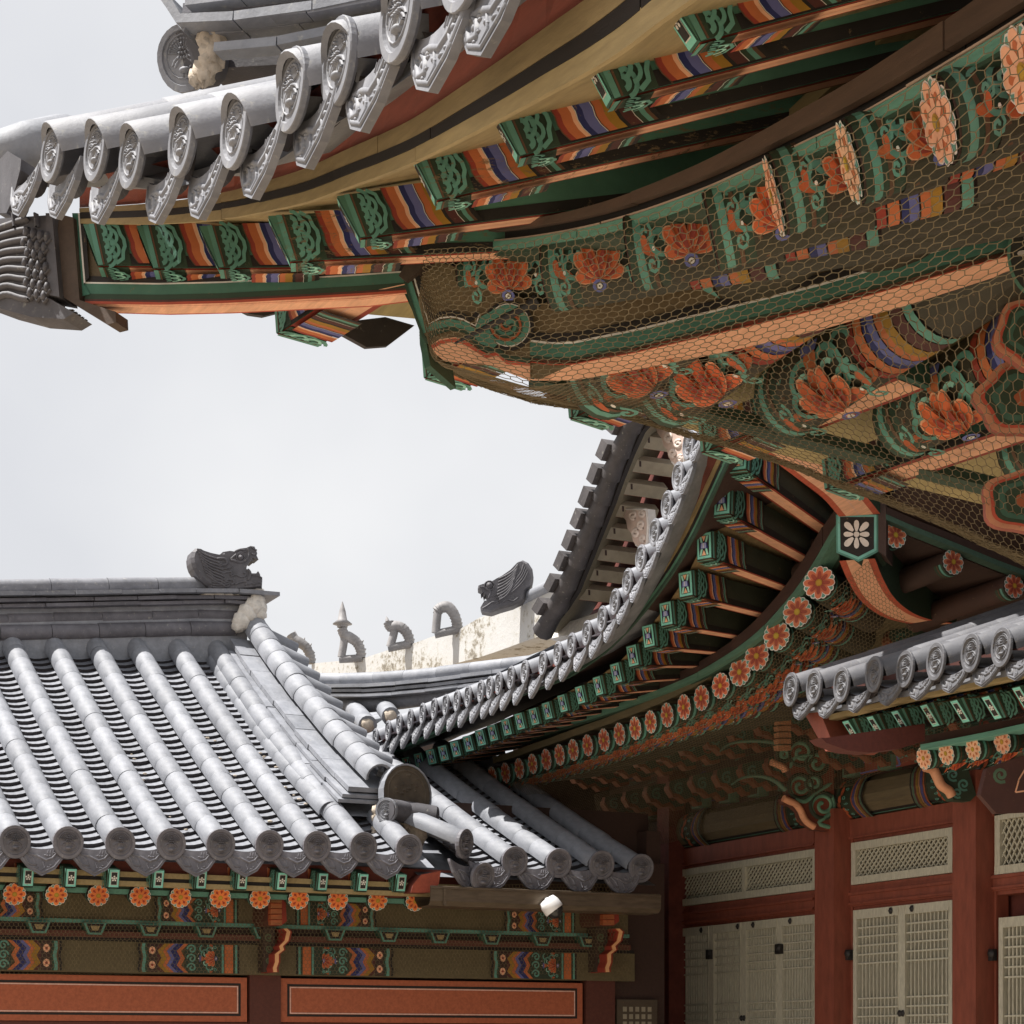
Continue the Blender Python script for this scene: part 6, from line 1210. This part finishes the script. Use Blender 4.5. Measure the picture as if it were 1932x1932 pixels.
# bracket clouds at the wall corner (right edge)
def cloud(pts, c, k, d, par=C):
    mb = MB(); P_ = [hD(x, y, d) for x, y in pts]; mb.slab(P_, FW * .03, (.58, .26, .15), (.3, .08, .05)); cc = V((0, 0, 0))
    ctr_ = (sum(x for x, _ in pts) / len(pts), sum(y for _, y in pts) / len(pts)); p = Paint(mb, lambda u, v, h: hD(u, v, d) - FW * (.002 + h))
    for s, col_ in ((.86, (.5, .09, .05)), (.78, DGR), (.66, (.05, .13, .09)), (.5, DGR), (.24, (.35, .1, .04))): p.poly([(c[0] + (x - c[0]) * s, c[1] + (y - c[1]) * s) for x, y in pts], col_)
    part(mb, 'bracket_cloud', par, m=M_PAINT)
def blobpts(cx, cy, rx, ry, lobes, ph=0, n=36): return [(cx + math.cos(a) * rx * (1 + .07 * math.sin(lobes * a + ph)), cy + math.sin(a) * ry * (1 + .07 * math.sin(lobes * a + ph))) for a in [-6.2832 * i / n for i in range(n)]]
cloud(blobpts(1945, 628, 68, 66, 5), (1945, 628), 1, 5.35); cloud(blobpts(1935, 752, 94, 70, 6, 1), (1935, 752), 1, 5.5); cloud(blobpts(1935, 945, 82, 60, 5, 2), (1935, 945), 1, 5.7)
mb = MB(); cc_ = hd(1965, 480, .04); p = Paint(mb, lambda u, v, h: hd(u, v, .05 + h)); p.disc(1965, 478, 64, (.03, .028, .022), 26, 1.35); p.arc(1965, 478, 62, 6, 0, 360, (.10, .22, .15), 30, 1.35)
for a in range(8): p.petal(1965, 478, a * .785, 34, 12, (.5, .45, .4), 12)
part(mb, 'painted_roundel', hb, m=M_PAINT)
# roof slab overhead (out of frame) and the wall far to the right
mb = MB(); mb.poly([V((1.75, -4, 4.35)), V((2.1, 4.9, 4.45)), V((8.5, 4.9, 4.75)), V((8.5, -4, 4.75))]); mb.poly([V((1.7, -4, 4.0)), V((1.75, 3.0, 4.02)), V((3.4, 3.0, 4.6)), V((3.4, -4, 4.6))]); part(mb, 'roof_deck', C, m=M_TILE)
mb = MB(); mb.box((5.2, -3, 0), (5.35, 3.6, 4.4), WRED); mb.box((5.2, 3.5, 3.0), (9, 3.6, 4.4), WRED); part(mb, 'wall', C, m=M_RED)

# ================================================================== wire nets
def hexnet(name, label, U_, L_, nu, nv, w, sag=0., seed=0, hem=0, group='wire nets under the eaves', bulge=None):
    """hexagonal wire net stretched between polylines U_ and L_ (Vectors)."""
    def along(L, t):
        acc = [0]
        for a, b in zip(L, L[1:]): acc.append(acc[-1] + (b - a).length)
        q = t * acc[-1]
        for i in range(1, len(acc)):
            if q <= acc[i] or i == len(acc) - 1: return L[i - 1].lerp(L[i], (q - acc[i - 1]) / max(1e-6, acc[i] - acc[i - 1]))
    rr = random.Random(seed); Nn = nu * 2
    TU = [along(U_, i / 80) for i in range(81)]; TL = [along(L_, i / 80) for i in range(81)]
    def tab(T, t): t = min(max(t, 0), 1) * 80; i = min(int(t), 79); return T[i].lerp(T[i + 1], t - i)
    ph = [rr.uniform(0, 6) for _ in range(4)]
    def S(s, t):
        p = tab(TU, s).lerp(tab(TL, s), t); wv = math.sin(s * 23 + ph[0]) * math.sin(t * 9 + ph[1]) * .012 + math.sin(s * 61 + ph[2] + t * 14) * .004
        p = p + UP * (-sag * 4 * t * (1 - t) * (1 + .15 * math.sin(s * 17))) + FW * wv
        return p
    mb = MB(); R = {}
    def node(i, j):
        if (i, j) not in R:
            # zig-zag rows of hexagon vertices
            x = i; y = j * 1.5 + (.25 if (i + j) % 2 else -.25); s = (x + rr.uniform(-.14, .14)) / (nu * 2); t = (y + rr.uniform(-.10, .10)) / (nv * 1.5); R[i, j] = S(min(max(s, 0), 1), min(max(t, 0), 1))
        return R[i, j]
    def wire(a, b, w_):
        d = (b - a)
        if d.length < 1e-4: return
        v = (a - O).normalized(); sd = d.cross(v).normalized() * w_; k = v * w_ * .8
        mb.add([a + sd, a - sd, b - sd, b + sd, a - k, b - k], [[0, 4, 5, 3], [4, 1, 2, 5], [0, 3, 2, 1]], GRAY)
    for j in range(nv + 1):
        for i in range(Nn):
            wire(node(i, j), node(i + 1, j), w)
            if j < nv and (i + j) % 2: wire(node(i, j), node(i, j + 1), w * 1.25)
    for k in range(hem):
        s = rr.random(); t = 1 - rr.random() ** 2 * .035; a = S(s, t); b = S(min(1, s + rr.uniform(.006, .03)), min(1, max(0, t + rr.uniform(-.02, .02)))); wire(a + UP * rr.uniform(-.008, .012), b + UP * rr.uniform(-.008, .012), w * .8)
    o = part(mb, name, None, m=M_WIRE); tag(o, label, 'net', group); return o
Un = [hX(x, y + 4, XPf(x) - .05) for x, y in bt]
Ln = [hD(x, y, d) for x, y, d in ((792, 560, 5.45), (800, 640, 5.5), (830, 690, 5.5), (880, 712, 5.5), (930, 733, 5.55), (1005, 758, 5.6), (1120, 777, 5.7), (1180, 785, 5.75), (1300, 822, 5.85), (1440, 862, 5.95), (1600, 918, 6.0), (1760, 985, 6.05), (1932, 1062, 6.1), (2050, 1115, 6.1))]
# net skin hanging round the rafters of the near pavilion: from the batten down, in front of the hip beam, back to the far eave
Un = [hX(x, y + 6, XPf(x) - .16) for x, y in ((800, 470), (850, 463), (1000, 449), (1150, 419), (1300, 369), (1500, 278), (1700, 173), (1932, 33), (2060, -50))]
Mn = [hd(x, y, e) for x, y, e in ((790, 560, .1), (815, 680, .12), (905, 706, .15), (1007, 730, .2), (1202, 708, .35), (1400, 665, .6), (1600, 618, .8), (1800, 562, 1.0), (1940, 516, 1.1), (2070, 480, 1.2))]
Ln = [hY(x, y, Y) for x, y, Y in ((792, 640, 5.45), (825, 690, 5.45), (905, 722, 5.45), (1005, 758, 5.45), (1180, 785, 5.45), (1350, 835, 5.4), (1500, 885, 5.35), (1680, 950, 5.2), (1932, 1062, 4.9), (2070, 1120, 4.8))]
hexnet('bird_net', 'coarse wire net over the near rafters, from green batten down to the hip beam', Un, Mn, 58, 27, .0009, .02, 1)
hexnet('bird_net', 'wire net spread below the near hip beam with a fuzzy ragged lower hem', Mn, Ln, 84, 28, .0009, .0, 2, hem=3600)
# fine net over the hall brackets, from the log rafter ends in to the architrave
UB = [hX(x, y + 16, 6.48) for x, y in ((960, 1462), (1057, 1436), (1141, 1408), (1229, 1374), (1325, 1329), (1397, 1280), (1466, 1214), (1505, 1170), (1560, 1110), (1640, 1040))]
LB = [hX(x, y, 8.2) for x, y in ((1150, 1600), (1262, 1590), (1340, 1570), (1420, 1550), (1500, 1520), (1540, 1500), (1600, 1480), (1680, 1450), (1750, 1420), (1850, 1390))]
hexnet('bird_net', 'fine dark wire net stretched over the hall brackets behind the porch', UB, LB, 150, 62, .0009, .0, 3)
# net pocket hanging at the end of the gallery roof
UB2 = [hX(x, y, 7.6) for x, y in ((1120, 1500), (1160, 1490), (1228, 1478))]; LB2 = [hX(x, y, 7.6) for x, y in ((1140, 1610), (1180, 1650), (1236, 1680))]
hexnet('bird_net', 'fold of fine net hanging beside the last tile row of the gallery roof', UB2, LB2, 26, 44, .0008, .0, 4, hem=200)
# net over the gallery beams, under the flower rafter ends
UB3 = [hY(x, 1668, 12.70) for x in (-40, 300, 800, 1180)]; LB3 = [hY(x, 1838, 12.95) for x in (-40, 300, 800, 1190)]
hexnet('bird_net', 'very fine net hung in front of the painted gallery beams', UB3, LB3, 170, 26, .0011, .0, 6)
# iron rod across the curled beam end
rod = thing('iron_rod', 'thin tapered black rod crossing the green curled beam end overhead', 'rod', tuple(hd(930, 610, .16))); mb = MB(); a, b = hd(1006, 572, .16), hd(858, 648, .16); mb.tube([a, a.lerp(b, .5), b], [.011, .009, .003], 8); mb.tube([hd(1014, 566, .16), hd(998, 578, .16)], [.018, .016], 8); part(mb, 'shaft', rod, m=M_IRON)
